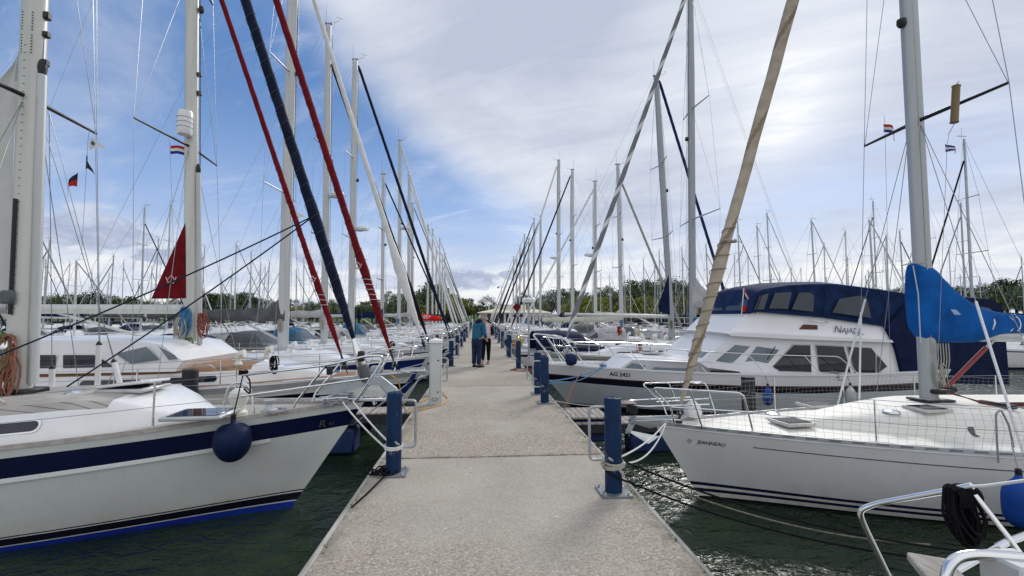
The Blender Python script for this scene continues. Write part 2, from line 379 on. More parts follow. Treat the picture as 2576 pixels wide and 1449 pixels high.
# ------------------------------------------------------------------ boats
def lerp(a, b, t): return a + (b - a) * t
def clamp(x, a=0., b=1.): return max(a, min(b, x))
def interp(x, xs, ys):
    if x <= xs[0]: return ys[0]
    for i in range(1, len(xs)):
        if x <= xs[i]: return lerp(ys[i - 1], ys[i], (x - xs[i - 1]) / (xs[i] - xs[i - 1]))
    return ys[-1]
class Boat:
    """local frame: bow tip at the origin, +x runs aft, z = 0 is the water"""
    def __init__(s, bow, aft, L, B, fb, fm, ov=.9, p=1.85, tm=.58, tr=.72, q0=.15):
        s.bow, s.aft, s.L, s.B, s.fb, s.fm, s.ov, s.p, s.tm, s.tr, s.q0 = bow, aft, L, B, fb, fm, ov, p, tm, tr, q0
        s.rz = 0. if aft > 0 else math.pi
        s.near = -1 if aft > 0 else 1
        s.inv = (Matrix.Translation((bow[0], bow[1], 0)) @ Matrix.Rotation(s.rz, 4, 'Z')).inverted()
    def root(s, name, **k): s.o = empty(name, (s.bow[0], s.bow[1], 0), s.rz, **k); return s.o
    def L_(s, w): return s.inv @ Vector(w)
    def W_(s, l): return s.inv.inverted() @ Vector(l)
    def pix(s, px, py, y=0.):
        """photo pixel -> point of this boat at the offset y from its centre line (y counted toward the camera)"""
        return s.L_(P(px, py, Y=s.bow[1] - y))
    def pixz(s, px, py, z): return s.L_(P(px, py, Z=z))
    def sheer(s, t):
        a = (1 - clamp(t / .72)) ** 1.8
        return s.fm + (s.fb - s.fm) * a + .04 * clamp((t - .72) / .28)
    def plan(s, t):
        if t < s.tm: return 1 - (1 - t / s.tm) ** s.p
        return 1 - (1 - s.tr) * ((t - s.tm) / (1 - s.tm)) ** 2
    def hb(s, t, z=None):
        zs = s.sheer(t)
        if z is None: z = zs
        u = clamp((z + .6) / (zs + .6), .001, 1.05); q = s.q0 + .75 * (1 - clamp(t)) ** 6
        return max(.012, s.B / 2 * s.plan(clamp(t)) * u ** q)
    def xs(s, t, z):
        zs = s.sheer(t); return t * s.L + s.ov * (1 - clamp(z, -.4, zs) / zs) * (1 - t) ** 4
    def hp(s, t, z, side, off=0.):
        x = s.xs(t, z); y = side * (s.hb(t, z) + off)
        return Vector((x, y, z))
    def hx(s, x, z, side, off=.004):
        """hull point at the distance x from the bow"""
        t = x / s.L
        for _ in range(4): t -= (s.xs(t, z) - x) / s.L
        return s.hp(max(t, 0), z, side, off)
    def dz(s, x): return s.sheer(x / s.L)
    def hull(s, low, high, main, name='hull', n=26):
        mats = [main]; rows = []
        def mi(m):
            if m not in mats: mats.append(m)
            return mats.index(m)
        # rows: (kind, value, material of the band above the row)
        rw = [('z', -.5, mi(low[0][1]) if low else 0)]
        for i, (z, m_) in enumerate(low):
            nxt = mi(low[i + 1][1]) if i + 1 < len(low) else 0
            rw.append(('z', z, nxt))
        lz = low[-1][0] if low else -.3
        hs = sum(h[0] for h in high)
        for k in (.25, .5, .75): rw.append(('f', k, 0))
        acc = hs
        for i, (h, m_) in enumerate(reversed(high)):
            rw.append(('s', acc, mi(m_))); acc -= h
        rw.append(('s', 0., 0))
        ts = [(i / n) ** 1.45 for i in range(n + 1)]
        def zv(r, t):
            zs = s.sheer(t); bowk = 1 + .35 * (1 - t) ** 5
            if r[0] == 'z': return r[1] * (bowk if r[1] > 0 else 1)
            if r[0] == 's': return zs - r[1]
            return lerp(lz * bowk, zs - hs, r[1])
        m = MB(); nr = len(rw)
        for side in (1, -1):
            rings = [[s.hp(t, zv(r, t), side) for r in rw] for t in ts]
            if side < 0: rings = [list(r) for r in rings]
            m.loft(rings if side > 0 else rings[::-1], False, mats=lambda i, j: rw[j][2])
        # transom
        a = [s.hp(1, zv(r, 1), 1) for r in rw]; b = [s.hp(1, zv(r, 1), -1) for r in rw]
        m.loft([a, b], False, mats=lambda i, j: rw[j][2])
        # stem closing strip
        a = [s.hp(0, zv(r, 0), 1) for r in rw]; b = [s.hp(0, zv(r, 0), -1) for r in rw]
        m.loft([b, a], False, mats=lambda i, j: rw[j][2])
        return m.build(name, mats, s.o, 50)
    def deck(s, m_, inset=.03, drop=.01, x0=.03, name='deck', camber=.05):
        m = MB(); rows = []
        for i in range(22):
            t = lerp(x0 / s.L, .999, (i / 21) ** 1.3); h = max(s.hb(t) - inset, .004); zs = s.sheer(t) - drop
            rows.append([(t * s.L, h * k, zs + camber * (1 - k * k) * min(1, h)) for k in (-1, -.6, -.2, .2, .6, 1)])
        return m.loft(rows[::-1], False).build(name, m_, s.o)
    def rail(s, m_, h=.05, w=.045, t0=0., t1=1., off=0., dz=0., name='toe_rail', sides=(1, -1), n=26):
        for sd_ in sides:
            m = MB(); rings = []
            for i in range(n + 1):
                t = lerp(t0, t1, (i / n) ** 1.2); z = s.sheer(t) + dz; y = s.hb(t, min(z, s.sheer(t))) + off
                x = s.xs(t, z)
                rings.append([(x, sd_ * y, z - .002), (x, sd_ * y, z + h), (x, sd_ * max(y - w, .001), z + h), (x, sd_ * max(y - w, .001), z - .002)])
            m.loft(rings, True, True).build(name, m_, s.o)
    def cabin(s, x0, x1, h, side_m, top_m, w=None, ramp=1.2, side=.5, name='coachroof', slope=.9, inset=.5, aftdrop=None, zoff=0.):
        """coachroof; remembers its shape so that windows can be laid on its sides"""
        s.cx0, s.cx1, s.ch, s.cramp, s.cin, s.cslope = x0, x1, h, ramp, inset, slope
        s.cw = w or 9
        rows = []; n = 18
        for i in range(n + 1):
            x = lerp(x0, x1, i / n); rows.append(s.cring(x))
        m = MB()
        m.loft(rows[::-1], False, mats=lambda i, j: 1 if (2 <= j <= 5 and rows[n - 1 - i][0][0] > x0 + ramp * .85) else 0)
        m.m(0).poly([Vector(p) for p in rows[-1]]); m.m(0).poly([Vector(p) for p in rows[0]][::-1])
        return m.build(name, [side_m, top_m], s.o, 28)
    def cdim(s, x):
        w = min(s.cw, s.hb(x / s.L) - s.cin); w = max(w, .08)
        h = s.ch * clamp((x - s.cx0) / s.cramp) ** .7
        if x < s.cx0 + s.cramp: w *= lerp(.62, 1, clamp((x - s.cx0) / s.cramp) ** .6)
        return w, max(h, .015), s.dz(x) - .01
    def cring(s, x):
        w, h, z = s.cdim(x); k = s.cslope
        return [(x, -w, z), (x, -w * lerp(1, k, .8), z + .78 * h), (x, -w * (k - .07), z + h), (x, -w * .4, z + h * 1.1), (x, w * .4, z + h * 1.1),
                (x, w * (k - .07), z + h), (x, w * lerp(1, k, .8), z + .78 * h), (x, w, z)]
    def ctop(s, x): w, h, z = s.cdim(x); return z + h * 1.1
    def cside(s, x, v, sd_, off=.006):
        w, h, z = s.cdim(x); v_ = v * .78
        return Vector((x, sd_ * (w * lerp(1, s.cslope, .8 * v) + off), z + v_ * h))
    def window(s, x0, x1, v0, v1, m_=None, sides=(1, -1), frame=None, rnd=.35, skew=0., name='window'):
        for sd_ in sides:
            def outline(e, off):
                pts = []; hh = (v1 - v0) / 2; cv = (v0 + v1) / 2; r = min((x1 - x0) / 2, .78 * s.ch * hh) * rnd * 2
                for (cx_, sgn, a0) in ((x1 - r, 1, -90), (x0 + r, -1, 90)):
                    for k in range(7):
                        a = R(a0 + 180 * k / 6)
                        xx = cx_ + r * math.cos(a) + (e if sgn > 0 else -e); vv = cv + math.sin(a) * (hh + e / (.78 * s.ch))
                        pts.append(s.cside(xx + skew * (vv - cv), vv, sd_, off))
                return pts
            if frame:
                fr = MB().poly(outline(.022, .004), (0, sd_ * .006, 0)).build('window_frame', frame, s.o)
                MB().poly(outline(0, .0075), (0, sd_ * .006, 0)).build('pane', m_ or glass, fr)
            else: MB().poly(outline(0, .003), (0, sd_ * .006, 0)).build(name, m_ or glass, s.o)
    def hatch(s, x, y, z, l=.6, w=.6, rz=0, open_=0., m_=None, frame_m=None, name='hatch'):
        fr = MB().cbox((x, y, z + .03), (l, w, .05), .015, rz).build(name, frame_m or alu, s.o)
        MB().cbox((x, y, z + .058), (l * .82, w * .82, .012), .005, rz).build('pane', m_ or glass, fr)
    def stanchions(s, xs_, h=.62, mats=steel, wires=2, r=.013, end=None, start=None, lean=.0, wr=.004, base=True, sides=(1, -1)):
        for sd_ in sides:
            tops = []
            for x in xs_:
                y = s.hb(x / s.L) - .05; z = s.dz(x)
                m = MB().tube([(x, sd_ * y, z), (x, sd_ * (y + lean), z + h)], r, 8)
                if base: m.lathe([(.03, 0), (.03, .02), (.016, .06)], (x, sd_ * y, z), 8)
                m.build('stanchion', mats, s.o); tops.append(Vector((x, sd_ * (y + lean), z + h)))
            if start is not None: tops = [Vector((start[0], sd_ * start[1], start[2]))] + tops
            if end is not None: tops = tops + [Vector((end[0], sd_ * end[1], end[2]))]
            for k in range(wires):
                pts = []
                for a, b in zip(tops, tops[1:]):
                    pts += [q - Vector((0, 0, h * k * .5)) for q in sag(a, b, .012, 4)[:-1]]
                pts.append(tops[-1] - Vector((0, 0, h * k * .5)))
                MB().tube(pts, wr, 5).build('lifeline', wirem, s.o)
    def pulpit(s, x=1.5, h=.66, fwd=.12, r=.016, mid=True, m_=steel, legs=(.55,), bowy=.16):
        """bow rail: one bent tube round the bow, legs and a lower rail"""
        y = s.hb(x / s.L) - .05; z = s.dz(x); zb = s.dz(0)
        top = [(x, -y, z), (x - .25, -y * 1.0, z + h), (-fwd + .12, -bowy - .1, zb + h + .04), (-fwd, 0, zb + h + .04),
               (-fwd + .12, bowy + .1, zb + h + .04), (x - .25, y, z + h), (x, y, z)]
        m = MB().tube(fillet(top, .16), r, 9)
        for sd_ in (1, -1):
            for l in legs:
                yl = s.hb(l / s.L) - .05
                m.tube([(l, sd_ * yl, s.dz(l)), (l - .12, sd_ * lerp(bowy + .1, y, clamp((l) / x)), lerp(zb, z, l / x) + h)], r, 8)
            if mid:
                m.tube([(x - .12, sd_ * y, z + h * .5), (.35, sd_ * (s.hb(.35 / s.L) + .02), zb + h * .5)], r * .8, 7)
        m.build('pulpit', m_, s.o)
    def anchor(s, k=1., plow=False):
        z = s.dz(0)
        MB().cbox((.05, 0, z + .03), (.8 * k, .14, .05), .01).build('bow_roller', steel, s.o)
        a = MB().poly([(.35 * k, .02, z + .10), (-.30 * k, .02, z + .12), (-.46 * k, .02, z - .06), (-.38 * k, .02, z - .08), (-.25 * k, .02, z + .05), (.35 * k, .02, z + .06)], (0, -.04, 0))
        a.add([(-.40 * k, 0, z - .10), (-.08 * k, .20 * k, z - .16), (-.02 * k, 0, z - .30), (-.08 * k, -.20 * k, z - .16), (-.25 * k, 0, z - .04)],
              [(0, 1, 2), (0, 2, 3), (4, 1, 0), (4, 0, 3), (4, 2, 1), (4, 3, 2)])
        a.build('anchor', anch, s.o)
    def furled(s, a, b, mats, r0, r1, pitch=.5, frac=0., rope=None, drum=True, n=None, bulge=None, seed=1, name='furled_sail'):
        """sail rolled round its stay from a (low) to b (high); a helical band or rope runs round it"""
        a, b = Vector(a), Vector(b); L = (b - a).length; n = n or int(clamp(L / .14, 20, 110)); K = 28 if frac > 0 else 10
        rd = random.Random(seed); ph = rd.random() * 6; ax = (b - a).normalized(); e1 = ax.orthogonal().normalized(); e2 = ax.cross(e1)
        rings = []; d1 = drum_h = .0
        for i in range(n + 1):
            t = i / n; tt = t
            rr = lerp(r0, r1, tt ** .9) * (.35 + .65 * clamp(t / .06)) * (.5 + .5 * clamp((1 - t) / .015))
            if bulge: rr *= 1 + bulge[1] * math.exp(-((t * L - bulge[0]) / bulge[2]) ** 2)
            c = a.lerp(b, t); ring = []
            for j in range(K):
                q = 2 * math.pi * j / K; w = 1 + .045 * math.cos(q - 2 * math.pi * t * L / pitch + ph) + .02 * math.sin(7 * t * L + j)
                ring.append(c + (e1 * math.cos(q) + e2 * math.sin(q)) * rr * w)
            rings.append(ring)
        kk = L / n
        def mi(i, j):
            if frac <= 0: return 0
            return 1 if ((j / K - i * kk / pitch) % 1.) < frac else 0
        mm = mats if isinstance(mats, (list, tuple)) else [mats]
        f = MB().loft(rings, True, True, mats=mi).build(name, mm, s.o, 60)
        if rope:
            rp, turns_to, pr, rr_ = rope; pts = []; steps = int(turns_to / pr * 12)
            for i in range(steps):
                d = .25 + turns_to * i / steps; t = d / L; q = 2 * math.pi * i / 12
                rr = lerp(r0, r1, t ** .9) * (.35 + .65 * clamp(t / .06)) * 1.10 + .006
                if bulge: rr *= 1 + bulge[1] * math.exp(-((t * L - bulge[0]) / bulge[2]) ** 2)
                pts.append(a.lerp(b, t) + (e1 * math.cos(q) + e2 * math.sin(q)) * rr)
            MB().tube(pts, rr_, 5).build('lashing', rp, f)
        if drum:
            base = a - ax * .42
            MB().lathe([(.012, -.12), (.012, .02), (.085, .04), (.085, .055), (.05, .07), (.05, .15), (.085, .165), (.085, .18), (.03, .2), (.022, .44)], base, 12, ax).build('furling_drum', [blackm], s.o)
        return f
    def rig(s, xm, top, zb, r=.085, rake=.25, spr=((.5, 1.0),), x_fs=.25, z_fs=None, hounds=None, m_=alu, near=True, back=True, wr=.005, inner=None,
            gear=True, radar=None, light=True, spm=None, extra_wires=True, steps=0):
        """mast, spreaders and wires; returns the position of a height on the mast"""
        def at(z): return Vector((xm + rake * (z - zb) / (top - zb), 0, z))
        s.at = at; s.xm, s.top, s.zb = xm, top, zb; rings = []
        for i in range(13):
            t = i / 12; z = lerp(zb, top, t); c = at(z); k = 1 - .28 * clamp((t - .75) / .25)
            rings.append([c + Vector((math.cos(q) * r * 1.35 * k, math.sin(q) * r * k, 0)) for q in [2 * math.pi * j / 14 for j in range(14)]])
        mast = MB().loft(rings, True, True)
        mast.cbox((xm + .02, 0, zb + .02), (r * 3.6, r * 2.8, .05), .01)
        mast = mast.build('mast', m_, s.o)
        tr = MB(); c0, c1 = at(zb + .8), at(top - .1)
        for sd_ in ((1.,) if near else ()):
            tr.tube([c0 + Vector((r * 1.36, 0, 0)), c1 + Vector((r * 1.0, 0, 0))], .014, 5)
        if near: tr.build('sail_track', alud, mast)
        hz_ = lerp(zb, top, hounds) if hounds else top - .08
        H = at(hz_); bx = s.hb(xm / s.L) - .12; tips = []
        for fz, hl in spr:
            z = lerp(zb, top, fz); c = at(z)
            for sd_ in (1, -1):
                tip = c + Vector((.16 * hl, sd_ * hl, .06))
                MB().tube([c + Vector((0, sd_ * r * .7, 0)), tip], [.034, .022] if near else .026, 7).build('spreader', spm or m_, s.o)
            tips.append((c, hl, z))
        for sd_ in (1, -1):
            pts = [Vector((xm + .12, sd_ * bx, s.dz(xm)))] + [c + Vector((.16 * hl, sd_ * (hl + .01), .07)) for c, hl, z in tips] + [H]
            MB().tube(pts, wr, 5).build('shroud', wirem, s.o)
            if extra_wires:
                for off_ in (.45, -.35):
                    MB().tube([Vector((xm + off_, sd_ * bx, s.dz(xm))), tips[0][0] + Vector((0, sd_ * r, -.1))], wr, 5).build('shroud', wirem, s.o)
                for (c, hl, z), nx in zip(tips, [t[0] for t in tips[1:]] + [H]):
                    if nx is not H or len(tips) > 1:
                        MB().tube([c + Vector((.16 * hl, sd_ * hl, .06)), nx + Vector((0, sd_ * r, -.1))], wr * .9, 5).build('shroud', wirem, s.o)
        if back: MB().tube([at(top) + Vector((.12, 0, 0)), (s.L - .1, 0, s.dz(s.L * .98))], wr, 5).build('backstay', wirem, s.o)
        if gear:
            T = at(top)
            mg = MB().cbox(T + Vector((0, 0, .05)), (.34, .14, .07), .02)
            mg.tube([T + Vector((-.14, 0, .06)), T + Vector((-.5, .05, .16))], .010, 5).tube([T + Vector((-.5, .05, .16)), T + Vector((-.5, .05, .30))], .008, 5)
            mg.tube([T + Vector((-.62, -.02, .30)), T + Vector((-.38, .12, .30))], .012, 4)
            mg.build('wind_vane', alud, s.o)
            MB().tube([T + Vector((.1, .03, .05)), T + Vector((.12, .03, .95))], .007, 5).build('antenna', blackm, s.o)
        if light:
            c = at(lerp(zb, top, .56)) - Vector((r * 1.5 + .05, 0, 0))
            MB().lathe([(.05, -.08), (.075, -.02), (.05, .09), (.02, .1)], c, 8).build('deck_light', blackm, mast)
        if radar:
            z = radar[0]; c = at(z) - Vector((r * 1.4 + .34, 0, 0))
            rd_ = MB().lathe([(.10, -.12), (.29, -.08), (.31, 0), (.28, .09), (.12, .13)], c, 16).build('radar_dome', white, s.o)
            MB().tube([c + Vector((.4, 0, -.1)), c + Vector((0, 0, -.14))], .03, 6).build('bracket', alud, rd_)
            MB().tube([c + Vector((.36 * math.cos(q), .36 * math.sin(q), -.02)) for q in [2 * math.pi * i / 16 for i in range(16)]], .012, 5, True).build('guard_ring', steel, rd_)
    def forestay_pts(s, x0, z0, frac=1.): return Vector((x0, 0, z0)), s.at(lerp(s.zb, s.top, frac) - .05) - Vector((.12, 0, 0))
    def boom(s, z, ln, m_=alu, cover=None, stack=.34, r=.075, r2=.05, tilt=0., vang=True, drop=None, shape=None, name='sail_cover', topup=0., mast_wrap=0., bh=None, vfrac=.3):
        a = s.at(z) + Vector((.14, 0, 0)); b = a + Vector((ln, 0, tilt)); s.bend = b
        bm = MB().tube([a, a.lerp(b, .5), b], bh or r, 12).build('boom', m_, s.o)
        MB().cbox(b, (.12, r * 1.9, r * 2.1), .02).build('end_cap', blackm, bm)
        if cover:
            rings = []; n = 20
            for i in range(n + 1):
                t = i / n; c = a.lerp(b, t * .97) - Vector((.22 * (1 - t), 0, 0)); hgt = stack * (1 - .62 * t ** .6) + (topup * (1 - t / .16) ** 1.6 if t < .16 else 0) + .025 * math.sin(t * 31)
                w = .15 - .06 * t + .012 * math.sin(t * 23)
                ring = []
                for j in range(12):
                    q = 2 * math.pi * j / 12; zz = math.sin(q); yy = math.cos(q)
                    ring.append(c + Vector((0, yy * w * (1 - .45 * max(zz, 0)), (zz * hgt if zz > 0 else zz * (.12 + .03 * math.sin(t * 40))) + .03)))
                rings.append(ring)
            MB().loft(rings, True, True).build(name, cover, s.o, 60)
        if vang:
            MB().tube([s.at(s.zb + .35) + Vector((.1, 0, 0)), a.lerp(b, vfrac) - Vector((0, 0, .05))], .035, 8).build('vang', m_, s.o)
        MB().tube(sag(a.lerp(b, .8), (a.x + ln * .75, 0, s.dz(min(a.x + ln * .75, s.L)) + .3), .0, 2), .012, 5).build('mainsheet', ropeo, s.o)
        MB().tube([b, s.at(s.top)], .004, 4).build('topping_lift', wirem, s.o)
    def hood(s, x0, x1, w, z, h, m_, win=vinyl, name='sprayhood', aft_open=True, lean=.55, sides=True):
        """canvas hood with clear front and side windows: sloping front from x0, roof to x1"""
        prof = [(x0, .06), (x0 + (x1 - x0) * .22, h * .55), (x0 + (x1 - x0) * .42, h * .93), (x0 + (x1 - x0) * .7, h), (x1, h * .97)]
        def ring(x, hh, o=0.):
            return [Vector((x, math.cos(q) * (w + o), z + (math.sin(q) ** .55 if math.sin(q) > 0 else 0) * (hh + o))) for q in [math.pi * j / 12 for j in range(13)]]
        rows = [ring(x, hh) for x, hh in prof]
        hd = MB().loft(rows, False).build(name, m_, s.o, 50)
        for sd_ in (0, 1, 2):
            rows = []
            for k in range(5):
                t = k / 4; x = lerp(prof[0][0], prof[2][0], .16 + .72 * t); hh = interp(x, [p_[0] for p_ in prof], [p_[1] for p_ in prof])
                r_ = ring(x, hh, .008); j0, j1 = ((0, 4), (4, 8), (8, 12))[sd_]
                idx = [j0 + .5 + (j1 - j0 - .9) * i / 4 for i in range(5)]
                rows.append([r_[int(i)].lerp(r_[int(i) + 1], i % 1) for i in idx])
            MB().loft(rows, False).build('window', win, hd)
        if sides:
            for sd_ in (1, -1):
                pts = []
                for (x, v) in ((lerp(x0, x1, .5), .2), (lerp(x0, x1, .92), .2), (lerp(x0, x1, .92), .74), (lerp(x0, x1, .55), .74)):
                    hh = interp(x, [p_[0] for p_ in prof], [p_[1] for p_ in prof]); zz = v * hh; c = math.sqrt(max(0, 1 - ((zz / hh) ** (1 / .55)) ** 2))
                    pts.append((x, sd_ * (w * c + .012), z + zz))
                MB().poly(pts, (0, sd_ * .004, 0)).build('window', win, hd)
        return hd
def fender_geo(m, c, r, ln, n=14):
    """teardrop fender hanging below c"""
    c = Vector(c); prof = [(.006, 0), (.03, -.01), (.035, -.05)]
    for t, k in ((.06, .35), (.14, .66), (.24, .88), (.36, .98), (.5, 1), (.68, 1), (.80, .95), (.89, .80), (.95, .58), (.985, .32), (1, .1)): prof.append((r * k, -.05 - ln * t))
    return m.lathe([(max(p_[0], .004), p_[1]) for p_ in prof][::-1], c, n)
def add_fender(top, r, ln, m_, label, line_to, ball=False, lm=ropeb, group=None):
    o = empty('fender', top, label=label, cat='fender', group=group)
    if ball: 
        pr = [(.02, .0), (.035, -.02), (.03, -.07)] + [(max(.02, r * math.sin(math.pi * (.12 + .86 * i / 12))), -.09 - 2 * r * (1 - math.cos(math.pi * i / 12)) / 2 * 1.04) for i in range(13)]
        b = MB().lathe(pr[::-1], (0, 0, 0), 24)
    else: b = fender_geo(MB(), (0, 0, 0), r, ln)
    b.build('fender_body', m_, o, 80)
    MB().lathe([(.012, .05), (.032, .04), (.034, -.03), (.02, -.07)], (0, 0, 0), 8).build('fender_eye', blackm, o)
    d = Vector(line_to) - Vector(top)
    MB().tube([(0, 0, .03), d], .009, 6).build('fender_line', lm, o)
    return o
# ------------------------------------------------------------------ water, land, pontoon
def water():
    m = bpy.data.materials.new('harbour_water'); m.use_nodes = True; g = G(m.node_tree); b = m.node_tree.nodes['Principled BSDF']
    geo = g.n('ShaderNodeNewGeometry').outputs['Position']
    n0 = g.noise(geo, .5, 3)
    g.put(b.inputs['Base Color'], g.mix(g.ss(n0, .35, .65), (.010, .022, .011), (.022, .040, .018)))
    b.inputs['Roughness'].default_value = .03; b.inputs['IOR'].default_value = 1.33; b.inputs['Specular IOR Level'].default_value = .4
    mp = g.n('ShaderNodeMapping'); mp.inputs['Scale'].default_value = (1., 1.5, 1.); mp.inputs['Rotation'].default_value = (0, 0, .35); g.put(mp.inputs[0], geo)
    h = g.m('ADD', g.m('MULTIPLY', g.noise(mp.outputs[0], 2.6, 4, .55, .8), 1.), g.m('MULTIPLY', g.noise(mp.outputs[0], 9., 3, .5, .4), .22))
    bp = g.n('ShaderNodeBump'); bp.inputs['Strength'].default_value = 1.; bp.inputs['Distance'].default_value = .08
    g.put(bp.inputs['Height'], h); g.put(b.inputs['Normal'], bp.outputs[0])
    o = MB().poly([(-1500, -60, 0), (1500, -60, 0), (1500, 112, 0), (-1500, 112, 0)]).build('water', m)
    tag(o, kind='structure')
water()
grass = mat('grass_bank', (.06, .10, .025), .95, var=.4, vscale=.2)
conc = mat('quay_concrete', (.20, .19, .17), .9, var=.3, vscale=.8, bump=.4)
tag(MB().poly([(-1500, 112, 1.0), (1500, 112, 1.0), (1500, 3000, 1.0), (-1500, 3000, 1.0)]).build('ground', grass), kind='structure')
tag(MB().box((0, 111.8, .2), (3000, .5, 1.7)).build('shore', conc), kind='structure')
peb = mat('exposed_aggregate_concrete', (.47, .44, .385), .9, var=.12, vscale=1.5, bump=.35, bscale=55., extra=pebbles)
edgem = mat('edge_board', (.40, .39, .36), .85, var=.35, vscale=3, bump=.6, bscale=12, stretch=(5, .6, 5))
floatm = mat('float_concrete', (.10, .10, .09), .9, var=.4, vscale=2)
DL, DR = -1.185, 1.575
m = MB()
y = -5.76
while y < 100:
    m.box(((DL + DR) / 2, y + 2.875, DZ - .12), (DR - DL - .09, 5.722, .24)); y += 5.75
tag(m.build('walkway', peb, smooth=False), kind='structure')
m = MB()
for x in (DL + .02, DR - .02):
    y = -5.7
    while y < 100:
        m.cbox((x + random.uniform(-.004, .004), y + 1.43, DZ - .092), (.045, 2.855, .19), .008); y += 2.87
tag(m.build('walkway_edge', edgem, ang=20), kind='structure')
m = MB()
for i in range(19): m.cbox(((DL + DR) / 2, -2.9 + i * 5.75, .35), (DR - DL - .3, 5.2, 1.05), .05)
tag(m.build('walkway_float', floatm), kind='structure')
# moss on the joints and edges
moss = mat('moss', (.10, .10, .035), 1., var=.5, vscale=30)
m = MB(); rd = random.Random(3)
for i in range(260):
    if i < 170: x, y = rd.choice((DL + .05, DR - .05)) + rd.uniform(-.015, .02), rd.choice((2.9, 3.0, 3.6, 4.4, 6.6, 7.9)) + rd.gauss(0, .07)
    else: x, y = rd.uniform(DL + .1, DR - .1), 5.74 + rd.uniform(-.008, .008)
    r = rd.uniform(.004, .012); m.lathe([(r, 0), (r * .7, r * .5), (.001, r * .8)], (x, y, DZ - .002), 5)
tag(m.build('moss', moss), kind='stuff')
# pale chips and bird droppings on the deck
m = MB()
for (px, py) in ((1175, 1193), (1352, 1181), (1185, 1177), (1478, 1103), (1260, 1120), (1400, 1300), (1120, 1330)):
    c = P(px, py, Z=DZ + .003); n = 9; s_ = .022 * rd.uniform(.5, 1.2)
    m.poly([c + Vector((math.cos(a) * s_ * rd.uniform(.7, 1.5), math.sin(a) * s_ * rd.uniform(.5, 1), 0)) for a in [2 * math.pi * k / n for k in range(n)]])
tag(m.build('bird_droppings', mat('chalk_white', (.7, .7, .66), .9)), kind='stuff')

# ------------------------------------------------------------------ bollards
ORD = ['nearest', 'second', 'third', 'fourth', 'fifth', 'sixth', 'seventh', 'eighth', 'ninth', 'tenth', 'eleventh', 'twelfth', 'thirteenth', 'fourteenth', 'fifteenth', 'sixteenth', 'seventeenth', 'eighteenth']
def bollard(x, y, label, side, h=.9, lod=2):
    """side = +1: the steel hoop stands on the +x side"""
    o = empty('bollard', (x, y, DZ), label=label, cat='bollard', group='blue mooring bollards along the walkway')
    MB().lathe([(.083, .012), (.083, h - .035), (.080, h - .02), (.0795, h - .004), (.074, h), (.066, h), (.064, h - .006), (.012, h - .006), (.012, h), (.001, h)], (0, 0, 0), 28 if lod == 2 else 14).build('post', bollm, o, 50)
    pl = MB().cbox((0, 0, .009), (.30, .30, .018), .004).build('base_plate', plate, o)
    if lod == 2:
        for i in (-1, 1):
            for j in (-1, 1): MB().lathe([(.024, .017), (.024, .021), (.015, .022), (.015, .034), (.008, .045)], (.115 * i, .115 * j, 0), 6).build('bolt', galv, pl)
    MB().tube(fillet([(side * .075, 0, h - .09), (side * .235, 0, h - .09), (side * .235, 0, h - .60), (side * .075, 0, h - .60)], .05), .0145 if lod == 2 else .012, 8).build('hoop', galv, o)
    # horn cleat eye
    MB().tube([(side * .05 - .02, -.083, .36), (side * .05 + .005, -.105, .345), (side * .05 + .02, -.083, .33)], .012, 6).build('cleat', galv, o)
    return o
YL = [5.22, 10.4, 16.0, 20.6, 26.2, 31.5, 37, 42.5, 48, 54, 60, 66, 72, 79, 86]
YR = [4.5, 9.15, 10.2, 15.1, 19.3, 20.2, 25, 29.6, 35, 40.5, 46, 52, 58, 65, 72, 79, 86]
for i, y in enumerate(YL):
    bollard(-.92, y, ('blue bollard with a black rope heap at its foot, nearest on the left edge' if i == 0 else '%s blue bollard along the left edge of the walkway' % ORD[i]), 1, .88, 2 if i < 4 else 1)
for i, y in enumerate(YR):
    lb = {0: 'blue bollard wound with white and black lines, nearest on the right edge', 1: 'blue bollard in front of its twin beside the white motor yacht', 2: 'blue bollard just behind its twin beside the white motor yacht, hoop to the left'}
    bollard(1.33, y, lb.get(i, '%s blue bollard along the right edge of the walkway' % ORD[i]), -1, .92, 2 if i < 4 else 1)

